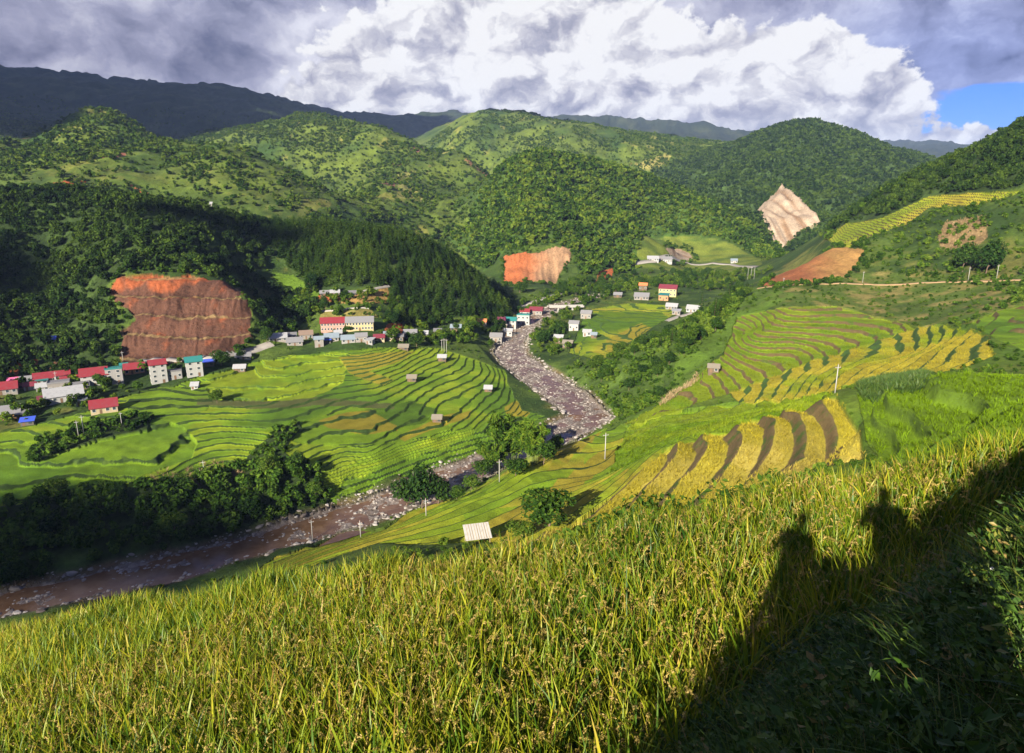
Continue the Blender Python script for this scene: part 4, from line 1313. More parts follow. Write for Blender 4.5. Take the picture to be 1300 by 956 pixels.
def roof_mat(name, c):
    """corrugated sheet or tiles: fine ribs down the slope, rust and fading"""
    if name in _mats:
        return _mats[name]
    m, t = new_mat(name)
    pos = t.n('ShaderNodeTexCoord').outputs['Object']
    w = t.n('ShaderNodeTexWave', wave_type='BANDS', bands_direction='X', inp={0: pos, 'Scale': 1.4, 'Distortion': 0.3})
    n = t.noise(pos, 0.8, 5, 0.65)
    cc = t.mix(t.m('MULTIPLY', t.ss(n, 0.45, 0.7), 0.5), c, tuple(0.5 * x + 0.05 for x in c))
    bp = t.n('ShaderNodeBump', inp={'Strength': 0.6, 'Distance': 0.06, 'Height': w.outputs['Fac']})
    b = t.n('ShaderNodeBsdfPrincipled', inp={'Base Color': cc, 'Roughness': 0.5, 'Normal': bp.outputs[0], 'Specular IOR Level': 0.3})
    t.n('ShaderNodeOutputMaterial', inp={0: b.outputs[0]})
    _mats[name] = m
    return m


WALLS = {'white': (0.29, 0.29, 0.285), 'grey': (0.22, 0.215, 0.21), 'cream': (0.33, 0.27, 0.17), 'yellow': (0.34, 0.285, 0.15), 'pink': (0.33, 0.20, 0.16), 'orange': (0.34, 0.18, 0.09), 'wood': (0.10, 0.074, 0.05),
         'pale': (0.20, 0.185, 0.17), 'dark': (0.10, 0.09, 0.08)}
ROOFS = {'red': (0.19, 0.022, 0.03), 'maroon': (0.14, 0.022, 0.035), 'teal': (0.02, 0.15, 0.145), 'grey': (0.17, 0.17, 0.18), 'white': (0.27, 0.275, 0.29), 'brown': (0.18, 0.13, 0.10), 'dark': (0.12, 0.12, 0.13),
         'blue': (0.05, 0.10, 0.55), 'orange': (0.50, 0.16, 0.06), 'pink': (0.52, 0.10, 0.22), 'thatch': (0.17, 0.15, 0.12), 'slate': (0.17, 0.21, 0.25)}
M_GLASS = plain('window_glass', (0.035, 0.045, 0.055), 0.2, 0.2)
M_FRAME = plain('window_frame', (0.55, 0.54, 0.52), 0.6, 0.2)
M_DOOR = plain('door_wood', (0.13, 0.08, 0.05), 0.6, 0.3)
M_CONC = plain('weathered_concrete', (0.28, 0.275, 0.26), 0.85, 0.4)


def base_thing(name, label, cat, loc, yaw=0.0, group=None):
    o = bpy.data.objects.new(name, None)
    o.empty_display_size = 0.5
    COL.objects.link(o)
    o.location = loc
    o.rotation_euler = (0, 0, yaw)
    o['label'], o['category'] = label, cat
    if group:
        o['group'] = group
    return o


def axis_depth(p):
    return p.y * _CP - (p.z - EYE) * _SP


def house(label, u0, u1, vt, vb, wall, roof, kind='gable', storeys=1, yaw=0.0, deep=None, group='houses of the valley village', name='house', wins=None, y0=150.0, balcony=False):
    """a house whose front spans columns u0..u1 and rows vt..vb of the photograph, set on the ground there"""
    p = at((u0 + u1) / 2, vb, y0)
    s = axis_depth(p) / FPX
    w, H = (u1 - u0) * s, (vb - vt) * s * 1.02
    w = max(w, 2.6)
    d = deep if deep else min(max(0.75 * w, 4.0), 9.0)
    if kind == 'gable':
        rise = min(0.34 * d, 0.50 * H)
    elif kind == 'shed':
        rise = min(0.16 * d, 0.35 * H)
    else:
        rise = 0.35
    h = max(H - rise * 0.9, 1.9)
    face = math.atan2(-p.x, p.y) * 0.6 + R(yaw)
    o = base_thing(name, label, 'hut' if name == 'field_hut' else 'house', (p.x, p.y, p.z), face, group)
    wm = plain('wall_' + wall, WALLS[wall])
    rm = roof_mat('roof_' + roof, ROOFS[roof])
    b = MB().box(-w / 2, w / 2, 0, d, -2.2, h)
    if kind == 'gable':
        q = len(b.v)
        b.v += [(-w / 2, 0, h), (-w / 2, d, h), (-w / 2, d / 2, h + rise), (w / 2, 0, h), (w / 2, d, h), (w / 2, d / 2, h + rise)]
        b.f += [(q, q + 2, q + 1), (q + 3, q + 4, q + 5), (q, q + 3, q + 5, q + 2), (q + 1, q + 2, q + 5, q + 4)]
    b.build('wall', wm, o)
    e = 0.55
    r = MB()
    if kind == 'gable':
        k = rise / (d / 2)
        r.slab([(-w / 2 - e, -e, h - e * k + 0.14), (w / 2 + e, -e, h - e * k + 0.14), (w / 2 + e, d / 2, h + rise + 0.14), (-w / 2 - e, d / 2, h + rise + 0.14)], 0.10)
        r.slab([(-w / 2 - e, d / 2 + 0.003, h + rise + 0.14), (w / 2 + e, d / 2 + 0.003, h + rise + 0.14), (w / 2 + e, d + e, h - e * k + 0.14), (-w / 2 - e, d + e, h - e * k + 0.14)], 0.10)
    elif kind == 'shed':
        r.slab([(-w / 2 - e, -e * 1.4, h + 0.16), (w / 2 + e, -e * 1.4, h + 0.16), (w / 2 + e, d + e, h + rise + 0.25), (-w / 2 - e, d + e, h + rise + 0.25)], 0.10)
        rr = MB().box(-w / 2, w / 2, 0.02, d, h, h + 0.05)
    else:
        r.box(-w / 2 - 0.15, w / 2 + 0.15, -0.15, d + 0.15, h + 0.003, h + 0.28)
        r.box(-w / 2 - 0.15, w / 2 + 0.15, -0.15, 0.0, h + 0.283, h + 0.75)
        r.box(-w / 2 - 0.15, -w / 2, 0.003, d + 0.15, h + 0.283, h + 0.75)
        r.box(w / 2, w / 2 + 0.15, 0.003, d + 0.15, h + 0.283, h + 0.75)
    ro = r.build('roof', rm, o)
    sh_ = h / storeys
    nw = wins if wins is not None else max(1, int(w / 3.0))
    dx = w / (nw + (1 if storeys == 1 else 0))
    for st in range(storeys):
        for i in range(nw):
            x = -w / 2 + dx * (i + 0.5) + (dx if storeys == 1 else 0) * (1 if i >= nw // 2 else 0)
            z = st * sh_ + sh_ * 0.36
            ww, wh = min(1.3, dx * 0.55), min(1.35, sh_ * 0.45)
            if st == 0 and storeys > 1 and i == nw // 2:
                MB().box(x - 0.55, x + 0.55, -0.06, 0.02, 0.0, min(2.2, sh_ * 0.75)).build('door', M_DOOR, o)
                continue
            g = MB().box(x - ww / 2, x + ww / 2, -0.05, 0.02, z, z + wh).build('window', M_GLASS, o)
            if H / s > 9:
                f = MB()
                for a0, a1, c0, c1 in ((-ww / 2 - 0.09, ww / 2 + 0.09, -0.09, -0.003), (-ww / 2 - 0.09, ww / 2 + 0.09, wh + 0.003, wh + 0.09), (-ww / 2 - 0.09, -ww / 2 - 0.003, 0, wh), (ww / 2 + 0.003, ww / 2 + 0.09, 0, wh)):
                    f.box(x + a0, x + a1, -0.10, 0.01, z + c0, z + c1)
                f.build('frame', M_FRAME, g)
        if balcony and st > 0:
            bl = MB().box(-w / 2, w / 2, -1.0, -0.003, st * sh_ - 0.16, st * sh_)
            bl.box(-w / 2, w / 2, -1.0, -0.92, st * sh_ + 0.003, st * sh_ + 0.85)
            bl.build('balcony', wm, o)
    if storeys == 1:
        x = -w / 2 + dx * (nw // 2 + 0.5)
        MB().box(x - 0.5, x + 0.5, -0.06, 0.02, 0.0, min(2.1, h * 0.85)).build('door', M_DOOR, o)
    if storeys > 1 and w > 6:                       # side windows
        for st in range(storeys):
            z = st * sh_ + sh_ * 0.36
            for yy in (d * 0.3, d * 0.7):
                MB().box(-w / 2 - 0.05, -w / 2 + 0.02, yy - 0.5, yy + 0.5, z, z + min(1.3, sh_ * 0.45)).build('window', M_GLASS, o)
    return o


HOUSES = [
    # label, u0, u1, vt, vb, wall, roof, kind, storeys, yaw
    ('wide house with a broad dark red roof at the far left end of the village', -8, 20, 488, 502, 'pale', 'red', 'gable', 1, 8),
    ('small house with a pink roof behind the broad dark red roof', 12, 25, 481, 489, 'pale', 'pink', 'gable', 1, 4),
    ('low house with a short maroon roof right of the broad dark red one', 16, 29, 487, 495, 'wood', 'maroon', 'gable', 1, 6),
    ('house under a long plain grey roof in the left village', 28, 46, 479, 488, 'pale', 'grey', 'gable', 1, 8),
    ('long low house with a bright red roof along the village road', 46, 71, 475, 486, 'pale', 'red', 'gable', 1, 10),
    ('red roofed house continuing the long red roof towards the road', 71, 88, 472, 483, 'white', 'red', 'gable', 1, 10),
    ('small teal roofed shop in front of the long red roof', 48, 60, 482, 489, 'white', 'teal', 'shed', 1, 8),
    ('house with a dull maroon roof in front of the long grey roof', 32, 45, 487, 496, 'grey', 'maroon', 'gable', 1, 8),
    ('pale roofed house among the crowded roofs of the left village', 48, 63, 488, 497, 'grey', 'white', 'gable', 1, 8),
    ('flat roofed pale grey concrete house with a parapet in the left village', 64, 88, 486, 499, 'pale', 'grey', 'flat', 1, 8),
    ('red roofed house just left of the white three storey house', 80, 98, 479, 489, 'wood', 'red', 'gable', 1, 12),
    ('small dark wooden house below the white three storey house', 96, 112, 486, 495, 'wood', 'dark', 'gable', 1, 12),
    ('long hall under a bright white metal roof at the village edge', 62, 104, 495, 511, 'white', 'white', 'gable', 1, 14),
    ('little white shed at the end of the long white roofed hall', 98, 110, 507, 516, 'white', 'white', 'shed', 1, 10),
    ('small maroon roofed lean-to left of the long white roofed hall', 50, 62, 506, 513, 'wood', 'maroon', 'shed', 1, 10),
    ('big grey roofed barn with orange walls at the left picture edge', -10, 23, 519, 534, 'orange', 'grey', 'gable', 1, 6),
    ('grey tarpaulin shed beside the barn with orange walls', 23, 34, 524, 533, 'dark', 'grey', 'shed', 1, 4),
    ('blue tarpaulin covered stall in front of the orange walled barn', 28, 42, 534, 541, 'dark', 'blue', 'shed', 1, 4),
    ('cream house with a red hipped roof standing alone among rice', 118, 148, 510, 525, 'cream', 'red', 'gable', 1, 10),
    ('white three storey house with a red roof in the left village', 106, 136, 470, 490, 'white', 'red', 'gable', 3, 10),
    ('raw grey three storey house with a teal edged flat roof', 137, 156, 468, 488, 'grey', 'teal', 'flat', 3, 8),
    ('orange walled house with a red roof at the foot of the cliff', 160, 183, 463, 475, 'orange', 'red', 'gable', 1, 10),
    ('small teal roofed kiosk beside the orange walled house', 154, 162, 462, 470, 'white', 'teal', 'gable', 1, 10),
    ('tall narrow four storey white house with a small red roof', 194, 213, 458, 487, 'white', 'red', 'gable', 4, 16),
    ('unfinished low concrete shell between the two tall white houses', 215, 231, 471, 482, 'grey', 'dark', 'flat', 1, 10),
    ('white three storey house with a teal roof near the round tree', 239, 258, 455, 479, 'white', 'teal', 'gable', 3, 14),
    ('blue tarpaulin roofed shelter beside the round dark tree', 259, 272, 459, 466, 'dark', 'blue', 'shed', 1, 8),
    ('low grey house on the road between the round tree and the strip of roofs', 300, 318, 450, 457, 'pale', 'grey', 'gable', 1, 8),
    ('long low house with a pale concrete roof at the left of the strip', 342, 364, 425, 434, 'pale', 'white', 'gable', 1, 8),
    ('low house under a wide pale grey roof in the strip village', 365, 384, 430, 439, 'pale', 'grey', 'gable', 1, 6),
    ('small hut with pale roof on the slope above the strip village', 354, 369, 407, 414, 'wood', 'white', 'gable', 1, 6),
    ('brown roofed house in the left half of the strip village', 381, 397, 421, 431, 'pale', 'brown', 'gable', 1, 6),
    ('little white walled house behind the wide pale grey roof', 366, 376, 423, 430, 'white', 'dark', 'gable', 1, 4),
    ('two storey pale house facing the rice in the strip village', 400, 411, 428, 441, 'pale', 'slate', 'gable', 2, 6),
    ('slate roofed house with a blue tarpaulin in front', 413, 430, 425, 435, 'pale', 'slate', 'gable', 1, 6),
    ('blue tarpaulin lean-to in the middle of the strip village', 412, 420, 431, 437, 'dark', 'blue', 'shed', 1, 6),
    ('slate roofed house right of the blue tarpaulin lean-to', 434, 451, 427, 436, 'grey', 'slate', 'gable', 1, 4),
    ('grey roofed house below the yellow school', 452, 466, 424, 435, 'pale', 'grey', 'gable', 1, 4),
    ('small house with a white roof below the pink school', 425, 434, 420, 428, 'white', 'white', 'gable', 1, 4),
    ('sloping pale roofed shed at the rice edge below the yellow school', 464, 473, 431, 438, 'grey', 'white', 'shed', 1, -20),
    ('cream house with a maroon roof at the right of the strip village', 475, 488, 426, 434, 'cream', 'maroon', 'gable', 1, 2),
    ('cream house with a steep grey gable beside the maroon roof', 488, 500, 422, 433, 'cream', 'slate', 'gable', 1, 2),
    ('dark timber house right of the steep grey gable', 501, 512, 425, 435, 'wood', 'dark', 'gable', 1, 0),
    ('grey roofed timber house below the small red slip', 513, 529, 420, 433, 'wood', 'grey', 'gable', 1, 0),
    ('pale roofed house at the right end of the strip village', 531, 543, 421, 432, 'pale', 'white', 'gable', 1, -4),
    ('dark little hut between the strip village and the blue roofed hut', 551, 560, 418, 425, 'wood', 'dark', 'gable', 1, -4),
    ('hut with a faded blue roof at the foot of the pine spur', 572, 585, 413, 421, 'wood', 'slate', 'gable', 1, -6),
    ('small orange roofed house at the foot of the pine spur', 606, 617, 406, 412, 'pale', 'orange', 'gable', 1, -6),
    ('pink roofed house by the river bend', 630, 641, 404, 415, 'white', 'pink', 'gable', 2, -8),
    ('teal roofed white house by the river bend', 641, 655, 404, 416, 'white', 'teal', 'gable', 2, -8),
    ('larger white house with a teal flat roof by the river bend', 656, 672, 400, 413, 'white', 'teal', 'flat', 2, -8),
    ('red roofed house behind the larger teal roofed house', 660, 672, 393, 401, 'white', 'red', 'gable', 1, -8),
    ('wide maroon roofed house near the concrete bridge', 672, 688, 391, 400, 'pale', 'maroon', 'gable', 1, -10),
    ('grey roofed house low on the bank below the teal roofs', 622, 637, 424, 434, 'pale', 'grey', 'gable', 1, -8),
    ('white roofed house at the river edge below the bend', 640, 650, 418, 427, 'white', 'white', 'gable', 1, -8),
    ('grey roofed house at the top edge of the yellow field', 737, 750, 395, 405, 'pale', 'grey', 'gable', 1, -14),
    ('white and grey house beside the left edge of the yellow field', 722, 734, 408, 420, 'white', 'grey', 'gable', 1, -14),
    ('small white roofed house touching the yellow terraces', 740, 750, 419, 427, 'white', 'white', 'gable', 1, -10),
    ('smallest hut touching the yellow terraces', 750, 757, 423, 430, 'wood', 'slate', 'gable', 1, -10),
    ('timber house with a pale roof on the right river bank', 703, 714, 426, 437, 'wood', 'white', 'gable', 1, -14),
    ('low dark house furthest down the right river bank', 714, 726, 433, 442, 'wood', 'thatch', 'gable', 1, -14),
    ('yellow two storey villa with a maroon roof', 836, 858, 363, 377, 'yellow', 'maroon', 'gable', 2, -14),
    ('red walled shop under a teal roof below the yellow villa', 836, 848, 374, 382, 'orange', 'teal', 'shed', 1, -14),
    ('wide grey roofed house left of the yellow villa', 805, 823, 373, 381, 'pale', 'grey', 'gable', 1, -10),
    ('steep brown roofed barn behind the wide grey roof', 811, 821, 360, 369, 'wood', 'orange', 'gable', 1, -10),
    ('little grey hut at the left of the wide grey roof', 779, 789, 372, 378, 'wood', 'grey', 'gable', 1, -10),
    ('pale roofed house below the yellow villa on the field edge', 845, 859, 386, 393, 'pale', 'white', 'gable', 1, -16),
    ('white roofed house beside the road right of the fields', 871, 887, 389, 397, 'white', 'white', 'gable', 1, -18),
    ('low pale shed between the two white roofs by the road', 853, 863, 394, 400, 'pale', 'white', 'shed', 1, -16),
    ('white roadside building left of the far pale cutting', 822, 836, 326, 332, 'white', 'white', 'gable', 1, 0),
    ('white roadside building in front of the far pale cutting', 839, 853, 327, 334, 'white', 'grey', 'gable', 1, 0),
    ('lone pale hut on the far road right of the cutting', 928, 936, 329, 334, 'white', 'slate', 'gable', 1, 0),
    ('grey roofed house at the top of the orange plots above the school', 407, 418, 370, 376, 'wood', 'grey', 'gable', 1, 4),
    ('white roofed house at the top of the orange plots above the school', 420, 431, 369, 376, 'pale', 'white', 'gable', 1, 4),
    ('dark roofed house beside the striped plots above the school', 443, 452, 370, 376, 'wood', 'dark', 'gable', 1, 4),
    ('small blue roofed hut alone on the wooded slope above the village', 62, 70, 428, 435, 'pale', 'blue', 'gable', 1, 4),
]
for h_ in HOUSES:
    house(*h_)
house('pink two storey school wing with a red roof', 408, 438, 405, 421, 'pink', 'red', 'gable', 2, 2, 8.0, 'school buildings above the strip village', 'school', 8)
house('yellow two storey school block with a grey roof and rows of windows', 440, 474, 404, 420, 'yellow', 'grey', 'gable', 2, 2, 8.0, 'school buildings above the strip village', 'school', 9)
HUTS = [('field hut with a dark thatched roof at the top right of the left terraces', 506, 518, 438, 445, 'wood', 'thatch'),
        ('pale roofed field hut nearest the trio of poles on the left terraces', 556, 566, 451, 459, 'wood', 'white'),
        ('grey thatched field hut in the middle of the left terraces', 517, 528, 477, 485, 'wood', 'thatch'),
        ('white roofed field hut at the river side of the left terraces', 615, 624, 491, 498, 'wood', 'white'),
        ('thatched field hut at the right end of the golden plot', 549, 560, 529, 537, 'wood', 'thatch'),
        ('white field hut below the white house with the teal roof', 243, 251, 488, 495, 'white', 'white'),
        ('white roofed open field hut at the upper left of the lime green terraces', 297, 311, 464, 473, 'wood', 'white'),
        ('timber field hut beside banana plants on the right slope', 899, 912, 464, 474, 'wood', 'thatch'),
        ('little pale hut high among the plots of the left hill', 261, 269, 257, 262, 'pale', 'white')]
for lb, u0, u1, vt, vb, wa, ro in HUTS:
    house(lb, u0, u1, vt, vb, wa, ro, 'gable', 1, -6, None, 'field huts among the rice', 'field_hut', 1, 100.0)

# the open shed with a sheet metal roof just below the rice field
p = at(608, 690, 100)
s_ = axis_depth(p) / FPX
o = base_thing('field_shed', 'open shed with a sloping white corrugated roof just below the rice in front', 'shed', p, R(14))
w_ = 30 * s_
for x in (-w_ / 2 + 0.1, 0, w_ / 2 - 0.1):
    for yy, hh in ((0.1, 1.25), (3.0, 2.5)):
        MB().tube((x, yy, -0.8), (x, yy, hh), 0.07, 0.06).build('post', plain('shed_timber', (0.30, 0.23, 0.15)), o)
MB().slab([(-w_ / 2 - 0.3, -0.4, 1.15), (w_ / 2 + 0.3, -0.4, 1.15), (w_ / 2 + 0.3, 3.4, 2.75), (-w_ / 2 - 0.3, 3.4, 2.75)], 0.07).build('roof', roof_mat('roof_zinc_sheet', (0.36, 0.355, 0.34)), o)
for i_ in range(9):
    x = -w_ / 2 + w_ * (i_ + 0.5) / 9
    MB().slab([(x - 0.05, -0.4, 1.205), (x + 0.05, -0.4, 1.205), (x + 0.05, 3.4, 2.805), (x - 0.05, 3.4, 2.805)], 0.052).build('batten', plain('shed_timber', (0.30, 0.23, 0.15)), o)
MB().box(-w_ / 2 + 0.2, w_ / 2 - 0.2, 2.9, 3.0, -0.8, 2.3).build('back_wall', plain('wall_wood', WALLS['wood']), o)

# ------------------------------------------------------------------ poles and cables
PG = 'concrete power poles'
POLES = [('power pole standing before the yellow terraces of the amphitheatre', 1060, 463, 499), ('power pole on the lime green spur right of the bamboo', 768, 549, 583),
         ('power pole between the bamboo and the pale green bush', 634, 583, 612), ('power pole beside the dark trees at the river', 541, 632, 655), ('thin pole left of the white roofed shed', 458, 660, 682),
         ('power pole in front of the rocky river', 397, 659, 686), ('pole in the dry maize strip on the left bank', 260, 585, 607), ('short pole beside the pole in the dry maize strip', 255, 594, 608),
         ('left pole of the pair in the dark grove on the left', 100, 534, 555), ('taller right pole of the pair in the dark grove on the left', 107, 527, 552), ('single pole above the round lime green plot', 155, 523, 541),
         ('left pole of the trio at the top of the left terraces', 561, 431, 446), ('middle pole of the trio at the top of the left terraces', 564, 430, 447), ('right pole of the trio at the top of the left terraces', 567, 431, 448),
         ('roadside pole at the left foot of the orange slip', 994, 353, 366), ('roadside pole at the right foot of the orange slip', 1095, 345, 359), ('roadside pole under the brown bank on the right hill', 1229, 340, 356),
         ('roadside pole nearest the right picture edge', 1265, 337, 354), ('left pole of the far trio above the dark conifers', 949, 341, 355), ('middle pole of the far trio above the dark conifers', 953, 339, 355),
         ('right pole of the far trio above the dark conifers', 957, 340, 355), ('lamp pole at the left foot of the red cliff', 157, 448, 463), ('pole among the roofs of the left village', 72, 472, 488)]
POLE_TOP = {}
for lb, u, vt, vb in POLES:
    p = at(u, vb, 60)
    H = (vb - vt) * axis_depth(p) / FPX * 1.03
    o = base_thing('power_pole', lb, 'pole', p, R(20), PG)
    k = min(1.0, H / 9.0)
    MB().tube((0, 0, -1.0), (0, 0, H), 0.20 * max(k, 0.75), 0.13 * max(k, 0.75), 8).build('post', M_CONC, o, True)
    MB().box(-1.0 * k, 1.0 * k, -0.06, 0.06, H - 0.75, H - 0.63).build('crossarm', plain('galvanised_steel', (0.32, 0.33, 0.34), 0.5), o)
    for x in (-0.9 * k, 0.0, 0.9 * k):
        MB().tube((x, 0, H - 0.627 if x else H + 0.003), (x, 0, H - 0.35 if x else H + 0.25), 0.06, 0.05, 6).build('insulator', plain('insulator_porcelain', (0.35, 0.20, 0.14), 0.3), o)
    POLE_TOP[(u, vt)] = (p, H, k)
M_CABLE = plain('cable_black', (0.05, 0.05, 0.055), 0.5)


def cable(label, pts, sag):
    b = MB()
    for P, Q in zip(pts[:-1], pts[1:]):
        n = 14
        prev = None
        for i in range(n + 1):
            t = i / n
            c = P.lerp(Q, t) - Vector((0, 0, sag * 4 * t * (1 - t)))
            if prev is not None:
                b.tube(prev, c, 0.022, 0.022, 4)
            prev = c
    o = b.build('power_cable', M_CABLE)
    o['label'], o['category'], o['group'] = label, 'cable', 'cables between the power poles'


def top(u, vt):
    p, H, k = POLE_TOP[(u, vt)]
    return p + Vector((0, 0, H - 0.3))


cable('thin cable sagging from the amphitheatre pole to the spur pole', [top(1060, 463), top(768, 549)], 3.0)
cable('thin cable from the spur pole down to the pole by the bamboo', [top(768, 549), top(634, 583)], 1.5)
cable('thin cable from the bamboo pole over the dark trees to the river pole', [top(634, 583), top(541, 632), top(397, 659)], 1.5)
cable('thin cable rising from the amphitheatre pole to the road at the right', [top(1060, 463), top(1229, 340)], 4.0)

# ------------------------------------------------------------------ bridge, roads
pa, pb = at(700, 396, 300), at(738, 393, 300)
mid = (pa + pb) / 2
L = max((pb - pa).length, 20.0)
o = base_thing('road_bridge', 'flat concrete road bridge over the upper river', 'bridge', Vector((mid.x, mid.y, max(pa.z, pb.z))), R(6))
MB().box(-L / 2 - 2, L / 2 + 2, -2.6, 2.6, 1.6, 2.4).build('deck', M_CONC, o)
for sgn in (-1, 1):
    MB().box(-L / 2 - 2, L / 2 + 2, sgn * 2.45 - 0.12, sgn * 2.45 + 0.12, 2.404, 3.1).build('parapet', M_CONC, o)
for x in (-L * 0.28, L * 0.2):
    MB().box(x - 0.6, x + 0.6, -2.0, 2.0, -5, 1.597).build('pier', M_CONC, o)


def strip(name, pix, width, mat, lift=0.28, y0=60.0, y1=3000.0):
    q = path_pts(pix, y0, y1, 14)
    d = np.gradient(q[:, :2], axis=0)
    d /= np.linalg.norm(d, axis=1, keepdims=True)
    nx, ny = -d[:, 1], d[:, 0]
    rows = []
    for f in (-0.5, -0.46, 0.0, 0.46, 0.5):
        x, y = q[:, 0] + nx * width * f, q[:, 1] + ny * width * f
        z = np.maximum(_bil(ZF, x, y), q[:, 2] - 0.4) + (lift if abs(f) < 0.5 else -0.6)
        rows.append(np.stack([x, y, z], -1))
    V = np.stack(rows, 1).reshape(-1, 3)
    n = len(q)
    F = [(5 * i + j, 5 * i + j + 5, 5 * i + j + 6, 5 * i + j + 1) for i in range(n - 1) for j in range(4)]
    link(name, mesh_np(name, V, np.array(F), mat, True), 'structure')


M_ROAD = plain('worn_asphalt', (0.27, 0.25, 0.225), 0.9, 0.3, 0.4, False)
M_TRACK = plain('earth_track', (0.30, 0.20, 0.11), 0.95, 0.4, 0.4, False)
strip('road', [(176, 462), (205, 456), (240, 455), (270, 453), (300, 449), (322, 445), (345, 437)], 5.5, M_ROAD)
strip('road', [(640, 397), (664, 388), (688, 380), (712, 373), (738, 367)], 6.0, M_ROAD, 0.5, 400)
strip('road', [(846, 408), (862, 402), (884, 395)], 4.0, M_ROAD, 0.3, 400)
strip('road', [(800, 336), (830, 333), (870, 333), (905, 334), (930, 336), (960, 340)], 7.0, M_ROAD, 0.6, 700)
strip('path', [(962, 367), (1000, 363), (1050, 361), (1100, 360), (1170, 359), (1240, 357), (1320, 356)], 2.2, M_TRACK, 0.3, 250)
strip('path', [(400, 396), (430, 394), (470, 392)], 1.8, M_ROAD, 0.4, 380)
strip('path', [(443, 374), (460, 370), (478, 366), (494, 363)], 2.2, M_ROAD, 0.4, 400)

# ------------------------------------------------------------------ river water and stones
m, t = new_mat('muddy_water')
pos = t.n('ShaderNodeNewGeometry').outputs['Position']
n = t.noise(pos, 0.25, 4, 0.6)
wc = t.mix(t.ss(n, 0.35, 0.7), (0.105, 0.058, 0.030), (0.155, 0.095, 0.055))
foam = t.ss(t.noise(t.n('ShaderNodeMapping', inp={0: pos, 3: (0.5, 1.6, 1.0)}).outputs[0], 0.5, 5, 0.7), 0.66, 0.74)
wc = t.mix(t.m('MULTIPLY', foam, 0.55), wc, (0.5, 0.47, 0.44))
bp = t.n('ShaderNodeBump', inp={'Strength': 0.25, 'Distance': 0.12, 'Height': t.noise(pos, 1.4, 4, 0.6)})
b = t.n('ShaderNodeBsdfPrincipled', inp={'Base Color': wc, 'Roughness': 0.22, 'Normal': bp.outputs[0], 'Specular IOR Level': 0.35})
t.n('ShaderNodeOutputMaterial', inp={0: b.outputs[0]})
rp = []
for a_, c_ in zip(RIVER[:-1], RIVER[1:]):
    for i in range(10):
        rp.append(a_ + (c_ - a_) * i / 10)
rp.append(RIVER[-1])
rp = np.array(rp)
dd = np.gradient(rp[:, :2], axis=0)
dd /= np.linalg.norm(dd, axis=1, keepdims=True)
lvl = rp[:, 2] + np.interp(np.hypot(rp[:, 0], rp[:, 1]), [190, 225, 245, 270, 420], [0.36, 0.34, 0.16, 0.10, 0.08])
rows = [np.stack([rp[:, 0] - dd[:, 1] * (rp[:, 3] + 5) * f, rp[:, 1] + dd[:, 0] * (rp[:, 3] + 5) * f, lvl], -1) for f in (-1, -0.5, 0, 0.5, 1)]
V = np.stack(rows, 1).reshape(-1, 3)
F = np.array([(5 * i + j, 5 * i + j + 5, 5 * i + j + 6, 5 * i + j + 1) for i in range(len(rp) - 1) for j in range(4)])
link('river', mesh_np('river', V, F, m, True), 'structure')

m, t = new_mat('river_stone')
pos = t.n('ShaderNodeNewGeometry').outputs['Position']
tn = att(t, 'tone').outputs['Fac']
c = t.mix(t.m('ADD', tn, 0.5, None, True), (0.085, 0.068, 0.06), (0.34, 0.315, 0.29))
c = t.mix(t.m('MULTIPLY', t.ss(t.noise(pos, 1.5, 4, 0.6), 0.45, 0.65), 0.4), c, (0.16, 0.11, 0.08))
b = t.n('ShaderNodeBsdfPrincipled', inp={'Base Color': c, 'Roughness': 0.8})
t.n('ShaderNodeOutputMaterial', inp={0: b.outputs[0]})
rk = np.random.default_rng(8)
ROCKS = []
iv, jf = icosa()
for i in range(8):
    v = iv * (0.7 + 0.6 * rk.random((12, 1))) * np.array([0.6, 0.45, 0.32])
    ROCKS.append((v, jf, rk.random(12) * 0.15))
band = (RD < RW + 2.0) & (RD < 60)
pts = sow(band, 0.75, 2.0, rk)
sz_ = 0.25 + 1.25 * rk.random(len(pts)) ** 5
edge_b = sow((RD < RW + 3.5) & (RD > RW - 1.5), 0.10, 2.0, rk)
pts = np.vstack([pts, edge_b])
sz_ = np.concatenate([sz_, 0.6 + 2.2 * rk.random(len(edge_b)) ** 3])
V, F, Tn = strew(ROCKS, pts, sz_, sz_ * 1.15, rk.normal(size=len(pts)) * 0.28, rk, 0.25)
print('ROCKS', len(pts))
link('river_stones', mesh_np('river_stones', V, F, m, False, {'tone': Tn}), 'stuff')

# ------------------------------------------------------------------ single trees and shrubs
M_BARK = plain('bark', (0.12, 0.085, 0.06), 0.9, 0.4)
M_TREE = leaf_mat('tree_leaves', (0.014, 0.036, 0.008), (0.040, 0.085, 0.012), (0.10, 0.15, 0.02), 0.28, 0.5)
M_TDARK = leaf_mat('dark_tree_leaves', (0.008, 0.022, 0.006), (0.020, 0.048, 0.010), (0.05, 0.09, 0.016), 0.2, 0.4)
M_BAMB = leaf_mat('bamboo_leaves', (0.030, 0.070, 0.010), (0.075, 0.140, 0.014), (0.16, 0.22, 0.025), 0.35, 0.3)
_tr = np.random.default_rng(77)


